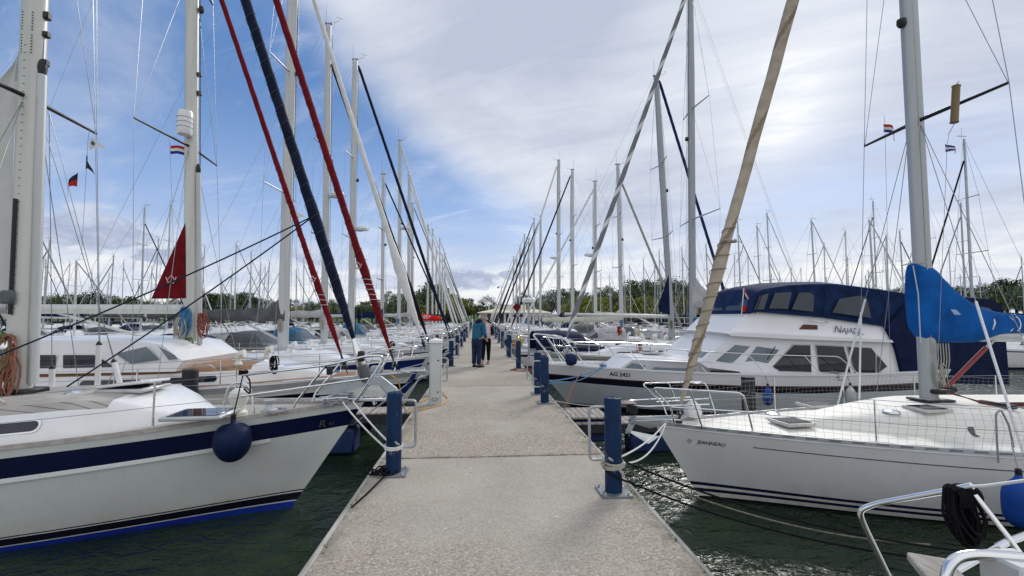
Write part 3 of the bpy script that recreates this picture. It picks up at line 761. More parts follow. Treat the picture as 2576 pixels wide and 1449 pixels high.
# ------------------------------------------------------------------ power pedestals
def pedestal(x, y, label):
    o = empty('power_pedestal', (x, y, DZ), label=label, cat='power pedestal', group='grey power and water pedestals')
    w, d, h = .235, .2, 1.2
    MB().cbox((0, 0, h / 2), (w, d, h), .012).build('body', pedm, o)
    MB().add([(-w / 2 - .012, -d / 2 - .012, h), (w / 2 + .012, -d / 2 - .012, h), (w / 2 + .012, d / 2 + .012, h), (-w / 2 - .012, d / 2 + .012, h),
              (-w / 2 - .012, -d / 2 - .012, h + .05), (w / 2 + .012, -d / 2 - .012, h + .05), (w / 2 + .012, d / 2 + .012, h + .05), (-w / 2 - .012, d / 2 + .012, h + .05), (0, 0, h + .1)],
             [(3, 2, 1, 0), (0, 1, 5, 4), (1, 2, 6, 5), (2, 3, 7, 6), (3, 0, 4, 7), (4, 5, 8), (5, 6, 8), (6, 7, 8), (7, 4, 8)]).build('cap', mat('pedestal_cap_white', (.8, .8, .8), .4), o)
    dr = MB().cbox((.0, -d / 2 - .004, h * .53), (w - .05, .012, h * .84), .004).build('door', mat('pedestal_door', (.56, .585, .585), .45, .1, var=.05), o)
    for zz in (.25, .86): MB().lathe([(.016, 0), (.016, .006), (.006, .008)], (.055, -d / 2 - .010, zz), 10, (0, -1, 0)).build('lock', blackm, dr)
    MB().tube(fillet([(-.05, -d / 2 - .012, .09), (.05, -d / 2 - .012, .09), (.05, -d / 2 - .012, .14), (-.05, -d / 2 - .012, .14), (-.05, -d / 2 - .012, .09)], .01), .004, 5).build('flap', plate, dr)
    MB().cbox((0, 0, .006), (w + .06, d + .05, .014), .003).build('base_plate', galv, o)
pedestal(-.83, 9.2, 'tall grey pedestal with white cap and yellow hose behind the nearest left bollard')
pedestal(-.83, 37.8, 'small far grey pedestal by the left edge beyond the couple')
pedestal(-.83, 66.8, 'farthest grey pedestal near the end of the left edge')

# ------------------------------------------------------------------ finger piers and piles
def finger(side, y, ln, z, label, wd=.65, joists=True):
    x0 = (DL - .02) if side < 0 else (DR + .02); o = empty('finger_pier', (x0, y, z), label=label, cat='finger pier', group='narrow plank finger piers between the boats')
    m = MB(); k = 0; x = .0
    while x < ln:
        m.cbox((side * (x + .07), 0, 0), (.135, wd, .035), .005); x += .148
    m.build('planking', plank, o)
    for s_ in (-1, 1): MB().cbox((side * ln / 2, s_ * (wd / 2 - .06), -.11), (ln, .08, .18), .01).build('side_beam', mat('dark_beam', (.05, .05, .055), .7), o)
    for xx in (ln * .45, ln - .7): MB().cbox((side * xx, 0, -z / 2 - .15), (1.1, wd * .8, z * .6), .05).build('float', mat('float_blue', (.02, .05, .16), .6, var=.3), o)
def pile(x, y, top, label, r=.15):
    o = MB().lathe([(r, -.6), (r, top - .03), (r * .97, top - .01), (r * .9, top), (.01, top + .005)], (0, 0, 0), 20).build('mooring_pile', pilem)
    o.location = (x, y, 0); tag(o, label, 'mooring pile', 'dark mooring piles standing in the water')
finger(-1, 10.1, 4.2, .86, 'grey plank finger pier behind the anchor of the navy striped yacht')
finger(1, 9.9, 4.9, .62, 'grey plank finger pier between the cream yacht and the white motor yacht')
# the wide triangular landing at the root of the right finger
o = empty('landing_stage', (DR + .02, 9.95, .72), label='low plank landing with a blue float beside the twin right bollards', cat='landing stage')
m = MB()
for i in range(9): m.cbox((.06 + i * .135, .25, 0), (.125, 1.05, .04), .006)
m.build('planking', plank, o); MB().cbox((.62, .2, -.28), (1.15, .95, .42), .03).build('float', mat('float_dark_blue', (.012, .03, .13), .5), o)
for i, (x, y, top) in enumerate([(-6.1, 10.3, 1.74), (-6.3, 21.8, 1.6), (-6.2, 33, 1.6), (6.35, 10.45, 1.45), (6.6, 21.2, 1.6), (6.6, 32.5, 1.6), (-6.2, 45, 1.6), (6.6, 45, 1.6)]):
    pile(x, y, top, ['dark pile beside the blue fender behind the navy striped yacht', 'dark pile between the blue hulled yacht and the next one', 'dark pile farther up the left row', 'dark pile behind the safety net of the cream yacht',
                     'dark pile beyond the motor yacht bow rail', 'dark pile farther up the right row', 'farthest dark pile of the left row', 'farthest dark pile of the right row'][i])
for (sd_, y) in ((-1, 21.9), (1, 21.3), (-1, 33.2), (1, 32.7), (-1, 45), (1, 45)):
    finger(sd_, y, 4.2, .62, '%s finger pier in the %s row, seen past the nearer boats' % ({21.9: 'second', 21.3: 'second', 33.2: 'third', 32.7: 'third', 45: 'fourth'}[y], 'left' if sd_ < 0 else 'right'))

# ------------------------------------------------------------------ pavilion at the head of the walkway
def pavilion():
    wm = mat('render_white_wall', (.74, .73, .68), .85, var=.06); rm = mat('cream_roof', (.66, .62, .46), .7, var=.1)
    Y0 = 101.; o = empty('pavilion', (0, Y0, 1.), label='low cream roofed pavilion with arched windows at the head of the walkway', cat='building')
    z1 = P(1222, 786, Y=Y0).z - 1; zp = P(1245, 775.6, Y=Y0).z - 1; zb = P(1280, 766, Y=Y0 + 6).z - 1
    xa, xb = P(1206, 790, Y=Y0).x, P(1298, 790, Y=Y0).x; xc = P(1385, 790, Y=Y0).x
    MB().box(((xa + xb) / 2, 4, z1 / 2), (xb - xa, 8, z1)).build('wall', wm, o)
    MB().box(((xb + xc) / 2, 6, z1 / 2 - .02), (xc - xb, 7.9, z1 - .04)).build('wall', wm, o)
    for (x0, x1, yy, k) in ((xa - .5, xb + .5, 0, 1), (xb + .6, xc + .5, 2, .8)):
        mx = (x0 + x1) / 2
        MB().add([(x0, yy - .6, z1), (x1, yy - .6, z1), (x1, yy + 8.6, z1), (x0, yy + 8.6, z1), (mx - .4, yy + 4, zp), (mx + .4, yy + 4, zp),
                  (x0, yy - .6, z1 - .15), (x1, yy - .6, z1 - .15), (x1, yy + 8.6, z1 - .15), (x0, yy + 8.6, z1 - .15)],
                 [(0, 1, 5, 4), (1, 2, 5), (2, 3, 4, 5), (3, 0, 4), (6, 7, 1, 0), (7, 8, 2, 1), (8, 9, 3, 2), (9, 6, 0, 3), (9, 8, 7, 6)]).build('roof', rm, o, 10)
    bx0, bx1 = P(1245, 770, Y=Y0 + 12).x, P(1324, 770, Y=Y0 + 12).x
    MB().box(((bx0 + bx1) / 2, 16, zb / 2), (bx1 - bx0, 8, zb)).build('rear_block', wm, o)
    MB().box(((bx0 + bx1) / 2, 16, zb + .06), (bx1 - bx0 + .3, 8.3, .12)).build('parapet', rm, o)
    xs_ = [P(px, 790, Y=Y0).x for px in (1219, 1231, 1246, 1262, 1278)] + [P(px, 790, Y=Y0).x for px in (1308, 1326, 1344, 1362)]
    for i, x in enumerate(xs_):
        yy = -.03 if i < 5 else 2.02
        w = .5; h0, h1 = .35, z1 - .75; pts = [(x - w, yy, h0), (x + w, yy, h0)] + [(x + w * math.cos(a), yy, h1 + w * math.sin(a)) for a in [math.pi * k / 8 for k in range(9)]]
        fr = [(x + (p_[0] - x) * 1.25, yy + .015, h0 - .1 if p_[2] == h0 else p_[2] + (.12 if p_[2] > h1 else 0)) for p_ in pts]
        f = MB().poly(fr, (0, -.02, 0)).build('window', mat('window_surround', (.8, .79, .74), .8), o); MB().poly(pts, (0, -.03, 0)).build('pane', glass, f)
pavilion()
# street lamp behind the pavilion
lx = P(1261, 790, Y=112).x
o = empty('street_lamp', (lx, 112, 1.), label='slim street lamp with a hooked head above the pavilion roof', cat='street lamp')
zt = P(1261, 721, Y=112).z - 1
MB().tube([(0, 0, 0), (0, 0, zt)], [.11, .07], 8).build('pole', alud, o); MB().tube([(0, 0, zt), (-.4, 0, zt + .08), (-.75, 0, zt - .05)], .06, 6).build('arm', alud, o)
MB().lathe([(.05, .2), (.22, .0), (.2, -.22), (.05, -.3)], (-.78, 0, zt - .15), 10).build('lamp_head', blackm, o)

# ------------------------------------------------------------------ trees
barkm = mat('bark', (.09, .07, .05), .95, var=.3)
def leafm(name, a, b):
    m = bpy.data.materials.new(name); m.use_nodes = True; g = G(m.node_tree); bs = m.node_tree.nodes['Principled BSDF']
    tc = g.n('ShaderNodeTexCoord').outputs['Object']
    c = g.mix(g.ss(g.noise(tc, .9, 3), .35, .65), a, b); c = g.mix(g.m('MULTIPLY', g.ss(g.noise(tc, 3.5, 2), .4, .7), .5), c, tuple(q * 1.7 for q in b))
    g.put(bs.inputs['Base Color'], c); bs.inputs['Roughness'].default_value = .7; bs.inputs['Specular IOR Level'].default_value = .2; return m
LEAF = [leafm('foliage_dark', (.030, .052, .018), (.062, .10, .032)), leafm('foliage_mid', (.046, .08, .026), (.10, .145, .045)), leafm('foliage_yellow', (.10, .13, .02), (.22, .24, .04)), leafm('foliage_grey', (.05, .065, .04), (.09, .11, .07))]
def tree_mesh(seed, h, w, lm, n=46, q=62, base=.28, lsz=.26, loose=1.):
    rd = random.Random(seed); cr = MB(); cl = []
    for i in range(n):
        while True:
            p = Vector((rd.uniform(-1, 1), rd.uniform(-1, 1), rd.uniform(-1, 1)))
            if .25 < p.length < 1: break
        zc = (p.z + 1) / 2; tap = (1 - .45 * max(0, zc - .45) / .55) * (.75 + .25 * min(1, zc / .3))
        c = Vector((p.x * w / 2 * tap, p.y * w / 2 * tap, h * base + zc * h * (1 - base) * .95)); cl.append(c)
        r = w * rd.uniform(.09, .17) * loose
        for k in range(q):
            d = Vector((rd.gauss(0, 1), rd.gauss(0, 1), rd.gauss(0, .8))); d = d.normalized() * r * rd.uniform(.35, 1.15); cc = c + d
            a = Vector((rd.gauss(0, 1), rd.gauss(0, 1), rd.gauss(0, 1))).normalized(); b = a.orthogonal().normalized(); s_ = lsz * rd.uniform(.5, 1.2)
            a *= s_; b *= s_ * .6; cr.add([cc - a, cc + b, cc + a, cc - b], [(0, 1, 2, 3)])
    tr = MB().tube([(0, 0, 0), (.05 * h * .1, 0, h * .3), (0, .1, h * .62)], [.035 * h, .025 * h, .01 * h], 8)
    for c in cl[:9]: tr.tube([(0, 0, h * rd.uniform(.2, .45)), c * .6 + Vector((0, 0, h * .18)), c], [.014 * h, .008 * h, .003 * h], 5)
    return tr, cr, lm
KINDS = [tree_mesh(1, 11, 9, LEAF[0]), tree_mesh(2, 12, 8, LEAF[1], 50), tree_mesh(3, 9, 8, LEAF[0], 40), tree_mesh(4, 5.5, 6, LEAF[2], 34, base=.2), tree_mesh(5, 10, 8.5, LEAF[3], 30, 40, loose=1.2), tree_mesh(6, 13, 7, LEAF[1], 52, base=.2)]
protos = [None] * 6
def tree(kind, px, top, Y, k=1.):
    x = P(px, 790, Y=Y).x; H = (P(px, top, Y=Y).z - 1.) * (1.1 if px > 980 else 1.0); h0 = (11, 12, 9, 5.5, 10, 13)[kind]; s_ = max(.3, H / h0)
    lab = ['dark round tree in the line of trees behind the moored boats', 'mid green full tree in the line behind the moored boats', 'low dark tree on the far bank', 'small yellow green tree in front of the darker trees',
           'thin grey green tree on the far bank', 'tall upright tree rising over the far bank'][kind]
    if protos[kind] is None:
        o = empty('tree', (x, Y, 1.)); tr, cr, lm = KINDS[kind]
        tr.build('trunk', barkm, o); cr.build('crown', lm, o, smooth=False); protos[kind] = o
    else: o = copy_tree(protos[kind])
    o.location = (x, Y, .95); o.rotation_euler = (0, 0, random.uniform(0, 6.28)); o.scale = (s_ * k, s_ * k, s_); tag(o, lab, 'tree', 'trees on the far bank')
rd = random.Random(11)
tl = [(0, 735), (150, 745), (215, 738), (330, 742), (430, 752), (500, 745), (560, 728), (600, 730), (640, 745), (700, 755), (780, 752), (845, 752), (900, 756), (955, 750), (1000, 738), (1040, 722), (1085, 716), (1120, 728), (1165, 748),
      (1197, 758), (1238, 750), (1325, 737), (1350, 745), (1375, 730), (1410, 728), (1445, 735), (1490, 740), (1530, 728), (1560, 722), (1600, 716), (1640, 712), (1680, 716), (1715, 716), (1755, 720), (1800, 735), (1850, 738),
      (1900, 730), (1960, 728), (2020, 730), (2080, 728), (2150, 726), (2210, 730), (2260, 728), (2320, 724), (2395, 716), (2440, 726), (2490, 716), (2540, 712), (2590, 715)]
px = -60
xs_t = [t[0] for t in tl]; ys_t = [t[1] for t in tl]
while px < 2660:
    Y = rd.uniform(128, 165); top = interp(px, xs_t, ys_t) + rd.uniform(-6, 17)
    if not (1255 < px < 1305): tree(rd.choice((0, 1, 5, 0, 1, 4) if px > 980 else (0, 2, 2, 4, 1)), px, top, Y, 1.15 if px > 980 else 1.35)
    px += rd.uniform(11, 24)
for px in list(range(1130, 1175, 15)) + list(range(1440, 1860, 26)): tree(3, px + rd.uniform(-8, 8), rd.uniform(746, 760), rd.uniform(114, 122))
for px in range(-20, 1190, 44): tree(3 if rd.random() < .4 else 2, px + rd.uniform(-15, 15), rd.uniform(762, 774), rd.uniform(116, 124), 1.3)
# dark quay wall with a hedge on the right
qx0, qx1 = P(1560, 800, Y=80).x, P(2400, 800, Y=80).x
o = MB().box(((qx0 + qx1) / 2, 82, 1.1), (qx1 - qx0, 3, 2.5)).build('quay_wall', mat('black_quay', (.018, .018, .02), .8, var=.4, vscale=.6)); tag(o, 'black quay wall below the hedge behind the right row of boats', 'quay wall')
m = MB(); rdh = random.Random(4)
for i in range(5200):
    c = Vector((rdh.uniform(qx0, qx1), rdh.uniform(81, 83), 2.35 + abs(rdh.gauss(0, .35)))); a = Vector((rdh.gauss(0, 1), rdh.gauss(0, 1), rdh.gauss(0, 1))).normalized() * .2; b = a.orthogonal().normalized() * .14
    m.add([c - a, c + b, c + a, c - b], [(0, 1, 2, 3)])
tag(m.build('hedge', LEAF[1], smooth=False), 'low clipped green hedge along the top of the black quay wall', 'hedge')
# ------------------------------------------------------------------ left yacht nearest the camera
def near_left():
    b = Boat((-1.74, 7.3), -1, 13.2, 4.15, 1.56, 1.16, ov=1.05, p=1.87)
    b.root('sailing_yacht', label='grey white yacht with a navy band, grey teak deck and blue boot top, nearest left', cat='sailing yacht')
    b.hull([(.075, blue), (.088, white), (.175, blackp), (.19, white), (.205, blackp)], [(.10, hullgrey), (.25, navy)], hullgrey)
    b.rail(white, h=.042, w=.06, off=.028, dz=-.40, t0=.075, t1=1, name='rubbing_strake')
    b.rail(woodrail, h=.055, w=.06, off=.012, t0=.012, name='toe_rail')
    b.deck(teakg, inset=.03, drop=.03)
    b.cabin(2.35, 9.5, .44, white, teakg, w=1.5, ramp=.9, inset=.36, slope=.84)
    for x in (3.75, 5.6): b.window(x, x + .8, .40, .74, frame=steel, rnd=.5)
    b.stanchions([2.42 + 2.05 * i for i in range(5)], .62, start=(.5, .42, b.dz(0) + .60), wr=.0035)
    # pulpit: raked legs, high top rail, low middle rail, bow gate
    z0 = b.dz(0); y1 = b.hb(1.0 / 13.2) - .05
    for s_ in (1, -1):
        q = lambda x, y, z: (x, s_ * y, z)
        MB().tube(fillet([q(.92, y1 - .03, b.dz(.92)), q(.88, y1 - .03, b.dz(.92) + .14), q(.46, .42, z0 + .60)], .05), .016, 8).build('pulpit_leg', steel, b.o)
        MB().tube(fillet([q(1.5, b.hb(1.5 / 13.2), z0 + .50), q(.46, .42, z0 + .60), q(-.12, .30, z0 + .73), q(-.34, .2, z0 + .71), q(-.12, .2, z0 + .36), q(.1, .14, z0 + .02)], .10), .017, 10).build('pulpit_rail', steel, b.o)
        MB().tube([q(1.5, b.hb(1.5 / 13.2), z0 + .22), q(-.10, .22, z0 + .38)], .014, 8).build('pulpit_rail', steel, b.o)
    # bow roller with the big plough anchor
    MB().cbox((.18, 0, z0 + .045), (1.05, .24, .05), .012).build('bow_roller', steel, b.o)
    for s_ in (.07, -.07): MB().poly([(.62, s_, z0 + .07), (.05, s_, z0 + .09), (-.28, s_, z0 + .07), (-.34, s_, z0 + .12), (-.22, s_, z0 + .26), (-.05, s_, z0 + .25)], (0, .008, 0)).build('roller_cheek', steel, b.o)
    an = MB()
    an.poly([(.75, .035, z0 + .11), (.45, .035, z0 + .30), (.12, .035, z0 + .40), (-.25, .035, z0 + .38), (-.48, .035, z0 + .20), (-.62, .035, z0 - .02), (-.54, .035, z0 - .03), (-.35, .035, z0 + .06), (-.05, .035, z0 + .14)], (0, -.07, 0))
    an.add([(-.74, 0, z0 + .34), (-.30, .30, z0 + .00), (.22, 0, z0 - .38), (-.30, -.30, z0 + .00), (-.42, 0, z0 + .06)], [(0, 1, 4), (1, 2, 4), (2, 3, 4), (3, 0, 4), (0, 3, 1), (1, 3, 2)])
    an.add([(-.64, .01, z0 + .02), (-.82, .22, z0 + .34), (-.60, .20, z0 + .10), (-.82, -.22, z0 + .34), (-.60, -.20, z0 + .10)], [(0, 1, 2), (0, 4, 3)])
    an.build('anchor', anch, b.o, 12)
    # rope cleat with its heap of grey line
    MB().tube(coil((.36, .26 * b.near, b.dz(.36) + .08), .15, .1, 6, 3), .015, 6).build('rope_coil', ropeg, b.o)
    MB().tube([(.2, .2 * b.near, z0 + .09), (.52, .3 * b.near, z0 + .09)], .02, 6).build('cleat', steel, b.o)
    # white winch on the foredeck
    MB().lathe([(.11, 0), (.11, .05), (.065, .07), (.05, .12), (.075, .17), (.075, .185), (.02, .19)], (1.2, .5 * b.near, b.dz(1.2) + .03), 18).build('winch', alu, b.o)
    MB().tube(coil((1.08, .52 * b.near, b.dz(1.1) + .06), .12, .04, 3, 8), .014, 6).build('rope_coil', ropeg, b.o)
    yl = MB().tube([(1.0, .66 * b.near, b.dz(1) + .03)] + [(x, b.near * (b.hb(x / 13.2) - .14 + .012 * math.sin(x * 5)), b.dz(x) + .022) for x in [1.2 + .25 * i for i in range(44)]], .011, 6)
    yl.build('yellow_line', ropey, b.o)
    # dorade vent in its steel hoop
    c = b.pixz(590, 1036, b.dz(3) + .02); c = Vector((1.66, b.near * .42, b.dz(1.66) + .02))
    v = MB().lathe([(.12, 0), (.12, .05), (.085, .08), (.085, .14), (.10, .17), (.13, .26), (.12, .33), (.06, .38), (.01, .385)], c, 16).build('dorade_vent', cream, b.o)
    MB().tube(fillet([c + Vector((-.22, 0, 0)), c + Vector((-.15, 0, .46)), c + Vector((.15, 0, .46)), c + Vector((.22, 0, 0))], .16), .014, 8).build('hoop', steel, v)
    # deck hatches
    hp_ = b.pixz(508, 1042, b.dz(2.3) + .16); b.hatch(hp_.x, hp_.y, hp_.z - .03, .74, .62, .06)
    lid = MB().cbox((0, 0, 0), (.62, .62, .04), .015); o = lid.build('hatch_lid', white, b.o); o.location = (3.3, .1, b.ctop(3.3) + .07); o.rotation_euler = (.05, .12, 0)
    MB().cbox((0, 0, .024), (.5, .5, .01), .005).build('pane', mat('milk_glass', (.55, .58, .62), .15), o)
    b.hatch(3.3, .1, b.ctop(3.3) - .03, .64, .64)
    MB().lathe([(.13, 0), (.10, .03), (.04, .05), (.01, .055)], (4.0, b.near * .25, b.ctop(4.0) + .0), 16).build('deck_vent', steel, b.o)
    MB().tube(fillet([(4.3, b.near * .9, b.ctop(4.5)), (4.4, b.near * .92, b.ctop(4.5) + .07), (7.2, b.near * 1.05, b.ctop(7) + .07), (7.3, b.near * 1.05, b.ctop(7))], .05), .025, 6).build('handrail', woodrail, b.o)
    # rig
    b.rig(4.98, 18.2, b.ctop(4.98), r=.125, rake=.35, spr=((.27, 1.5), (.56, 1.25), (.78, .9)), m_=mat('cream_mast', (.60, .61, .57), .4, .15, var=.1, vscale=.8, stretch=(6, 6, .4)), wr=.006, light=False, spm=blackm)
    mast = [c for c in b.o.children if c.name.startswith('mast')][0]
    MB().cbox(b.at(b.zb + .03), (.55, .4, .10), .02).build('mast_collar', blackm, mast)
    a0 = b.at(b.zb + .15) + Vector((-.22, .02, 0)); a1 = b.at(6.55) + Vector((-.16, .02, 0))
    sp = MB().tube([a0, a1], .062, 12).build('spinnaker_pole', alu, b.o)
    MB().lathe([(.05, 0), (.062, .12), (.05, .2), (.03, .24)], a1, 12).build('pole_end', blackm, sp)
    MB().tube([a1 + Vector((0, 0, .25)), b.at(7.6) + Vector((-.15, 0, 0))], .008, 5).build('pole_line', ropeg, sp)
    for k, (z, h) in enumerate(((7.5, .12), (7.2, .09), (6.75, .10))): MB().cbox(b.at(z) + Vector((-.18, 0, 0)), (.09, .09, h), .015).build('mast_fitting', blackm, mast)
    m = MB()
    for i in range(34): m.cbox(b.at(3.0 + i * .12) + Vector((.0, b.near * .123, 0)), (.035, .006, .008), .002)
    m.build('mast_marks', blackm, mast)
    m = MB()
    for i in range(3):
        for j in range(7): 
            for kk in (0, 1): m.cbox(b.at(6.85 + j * .045 + kk * .36) + Vector((.06 - i * .07, b.near * .118, 0)), (.022, .006, .014), .002)
    m.build('mast_vents', blackm, mast)
    MB().cbox(b.at(3.15) + Vector((.05, b.near * .17, 0)), (.20, .07, .20), .03).build('mast_box', mat('dark_grey_box', (.10, .12, .13), .5), mast)
    tr = MB().tube([b.at(2.9) + Vector((.02, b.near * .145, 0)), b.at(4.6) + Vector((.02, b.near * .145, 0))], .026, 6); tr.build('pole_track', blackm, mast)
    MB().lathe([(.055, 0), (.075, .02), (.05, .05), (.052, .11), (.07, .13), (.02, .14)], b.at(2.45) + Vector((.0, b.near * .12, 0)), 16, (0, b.near, .15)).build('winch', steel, mast)
    MB().lathe([(.05, 0), (.07, .02), (.045, .05), (.05, .10), (.065, .12), (.02, .13)], b.at(2.38) + Vector((.2, b.near * .1, 0)), 16, (.6, b.near, 0)).build('winch', steel, mast)
    MB().cbox(b.at(1.95) + Vector((.17, b.near * .16, 0)), (.14, .10, .42), .02).build('line_box', cream, mast)
    for i, (dx, z, mm, tn) in enumerate(((.06, 2.55, ropeg, 4), (.12, 2.68, ropegr, 6), (.0, 2.62, mat('brown_rope', (.28, .13, .09), .9, var=.3, vscale=40), 6), (-.06, 2.3, mat('brown_rope', (0, 0, 0)), 5), (.2, 2.3, ropegr, 5))):
        MB().tube(coil(b.at(z) + Vector((dx, b.near * .2, -.22)), .24 + .02 * i, .05, tn, i + 2, 'y', .35), .014, 5).build('rope_coil', mm, mast)
    # loose white mainsail clew hanging out of the furling mast
    tk = b.at(6.9) + Vector((.16, 0, 0)); cl = b.at(3.1) + Vector((2.2, .05, 0)); lo = b.at(3.1) + Vector((.17, 0, 0)); rows = []
    for i in range(9):
        t = i / 8; a = tk.lerp(lo, t); e = tk.lerp(cl, t) + Vector((.12 * math.sin(t * 3.14), .0, 0)); rows.append([a.lerp(e, j / 6) + Vector((0, .05 * math.sin(j + t * 4), 0)) for j in range(7)])
    MB().loft(rows, False).build('mainsail', mat('off_white_sail', (.62, .63, .61), .85, var=.06, bump=.2, bscale=3), b.o)
    b.boom(3.0, 5.2, m_=alu, r=.085, vang=True)
    # white plastic tubes with black caps round the lower ends of the far shrouds
    for (xa, ya, xb, yb) in ((245, 972, 249, 868), (302, 966, 287, 912), (130, 975, 131, 928)):
        p0, p1 = b.pix(xa, ya, -1.25), b.pix(xb, yb, -1.25); tb = MB().tube([p0, p1], .042, 12).build('shroud_tube', mat('tube_white', (.7, .7, .7), .4), b.o)
        MB().lathe([(.044, 0), (.044, .02), (.012, .07)], p1, 12, p1 - p0).build('tube_cap', blackm, tb)
        MB().tube([p1, b.at(6.1 if xa != 245 else 9.) + Vector((0, -b.near * (.3 if xa != 245 else 1.0), 0))], .0055, 5).build('shroud', wirem, b.o)
    # navy furled genoa with its polished furling drum
    base = Vector((.15, 0, 2.41)); top = b.at(17.31) - Vector((.17, 0, 0)); ax = (top - base).normalized()
    f = b.furled(base, top, navys, .076, .072, pitch=.42, rope=(mat('thin_grey_line', (.10, .11, .14), .9), 11.5, .26, .0028), drum=False, n=110, bulge=(2.1, .2, .25))
    d = base - ax * .80
    MB().lathe([(.035, -.15), (.035, .04), (.055, .06), (.055, .20), (.07, .22), (.075, .24)], d, 20, ax).build('furling_drum', steel, f)
    MB().lathe([(.078, .24), (.088, .30), (.088, .47), (.08, .49)], d, 20, ax).build('furling_drum', mat('drum_grey', (.10, .10, .11), .4), f)
    MB().lathe([(.079, .49), (.085, .50), (.06, .72), (.05, .78), (.03, .95)], d, 20, ax).build('furling_drum', steel, f)
    MB().lathe([(.02, -.08), (.05, -.07), (.06, 0), (.05, .08), (.02, .09)], d + Vector((.16, b.near * .05, .60)), 12).build('coil_bag', blackm, f)
    MB().lathe([(.03, 0), (.045, .01), (.045, .09), (.03, .1)], (.42, b.near * .38, z0 + .46), 14).build('bow_light', blackm, b.o)
    # genoa sheets led aft
    cle = base.lerp(top, 2.15 / (top - base).length)
    for (px, py, y) in ((0, 893, .9), (168, 973, .5)):
        MB().tube(sag(cle, b.pix(px, py, y), .05, 12), .011, 6).build('genoa_sheet', mat('dark_blue_rope', (.015, .03, .05), .8), b.o)
    # logo on the navy band
    vs, fs = text_geo('R', .15, .25, 0., .002); v2, f2 = text_geo('43', .075, .0)
    tm_ = mat('dull_gold_lettering', (.10, .09, .07), .5)
    m = MB(); m3 = MB(); X0 = .62
    m.add([b.hx(X0 - v.x, b.dz(X0) - .29 + v.y, b.near, .006) for v in vs], fs); m3.add([b.hx(X0 - .13 - v.x, b.dz(X0 - .13) - .285 + v.y, b.near, .006) for v in v2], f2)
    m.build('lettering', tm_, b.o, smooth=False); m3.build('lettering', tm_, b.o, smooth=False)
    return b
B1 = near_left()
def wl(b, x, z, side, off=0.): return b.W_(b.hx(x, z, side, off))
t_ = B1.W_(B1.hx(1.52, 1.12, B1.near, .25)); t_.z = 1.52
add_fender(t_, .235, .4, fend, 'big round dark blue fender hanging by black straps on the navy band', B1.W_((1.50, B1.near * (B1.hb(1.5 / 13.2) - .05), B1.dz(1.5) + .64)), ball=True)
c = B1.W_((1.50, B1.near * (B1.hb(1.5 / 13.2) - .05), B1.dz(1.5) + .64))
o = MB().tube(coil(c + Vector((0, 0, 0)), .045, .05, 4, 9), .016, 6).tube(fillet([c, c + Vector((.10, -.02, -.1)), c + Vector((.11, -.02, -.3)), c + Vector((.02, -.02, -.22))], .05), .011, 6).build('rope_knot', ropeb)
tag(o, 'black rope knotted round the top wire above the round blue fender', 'rope')

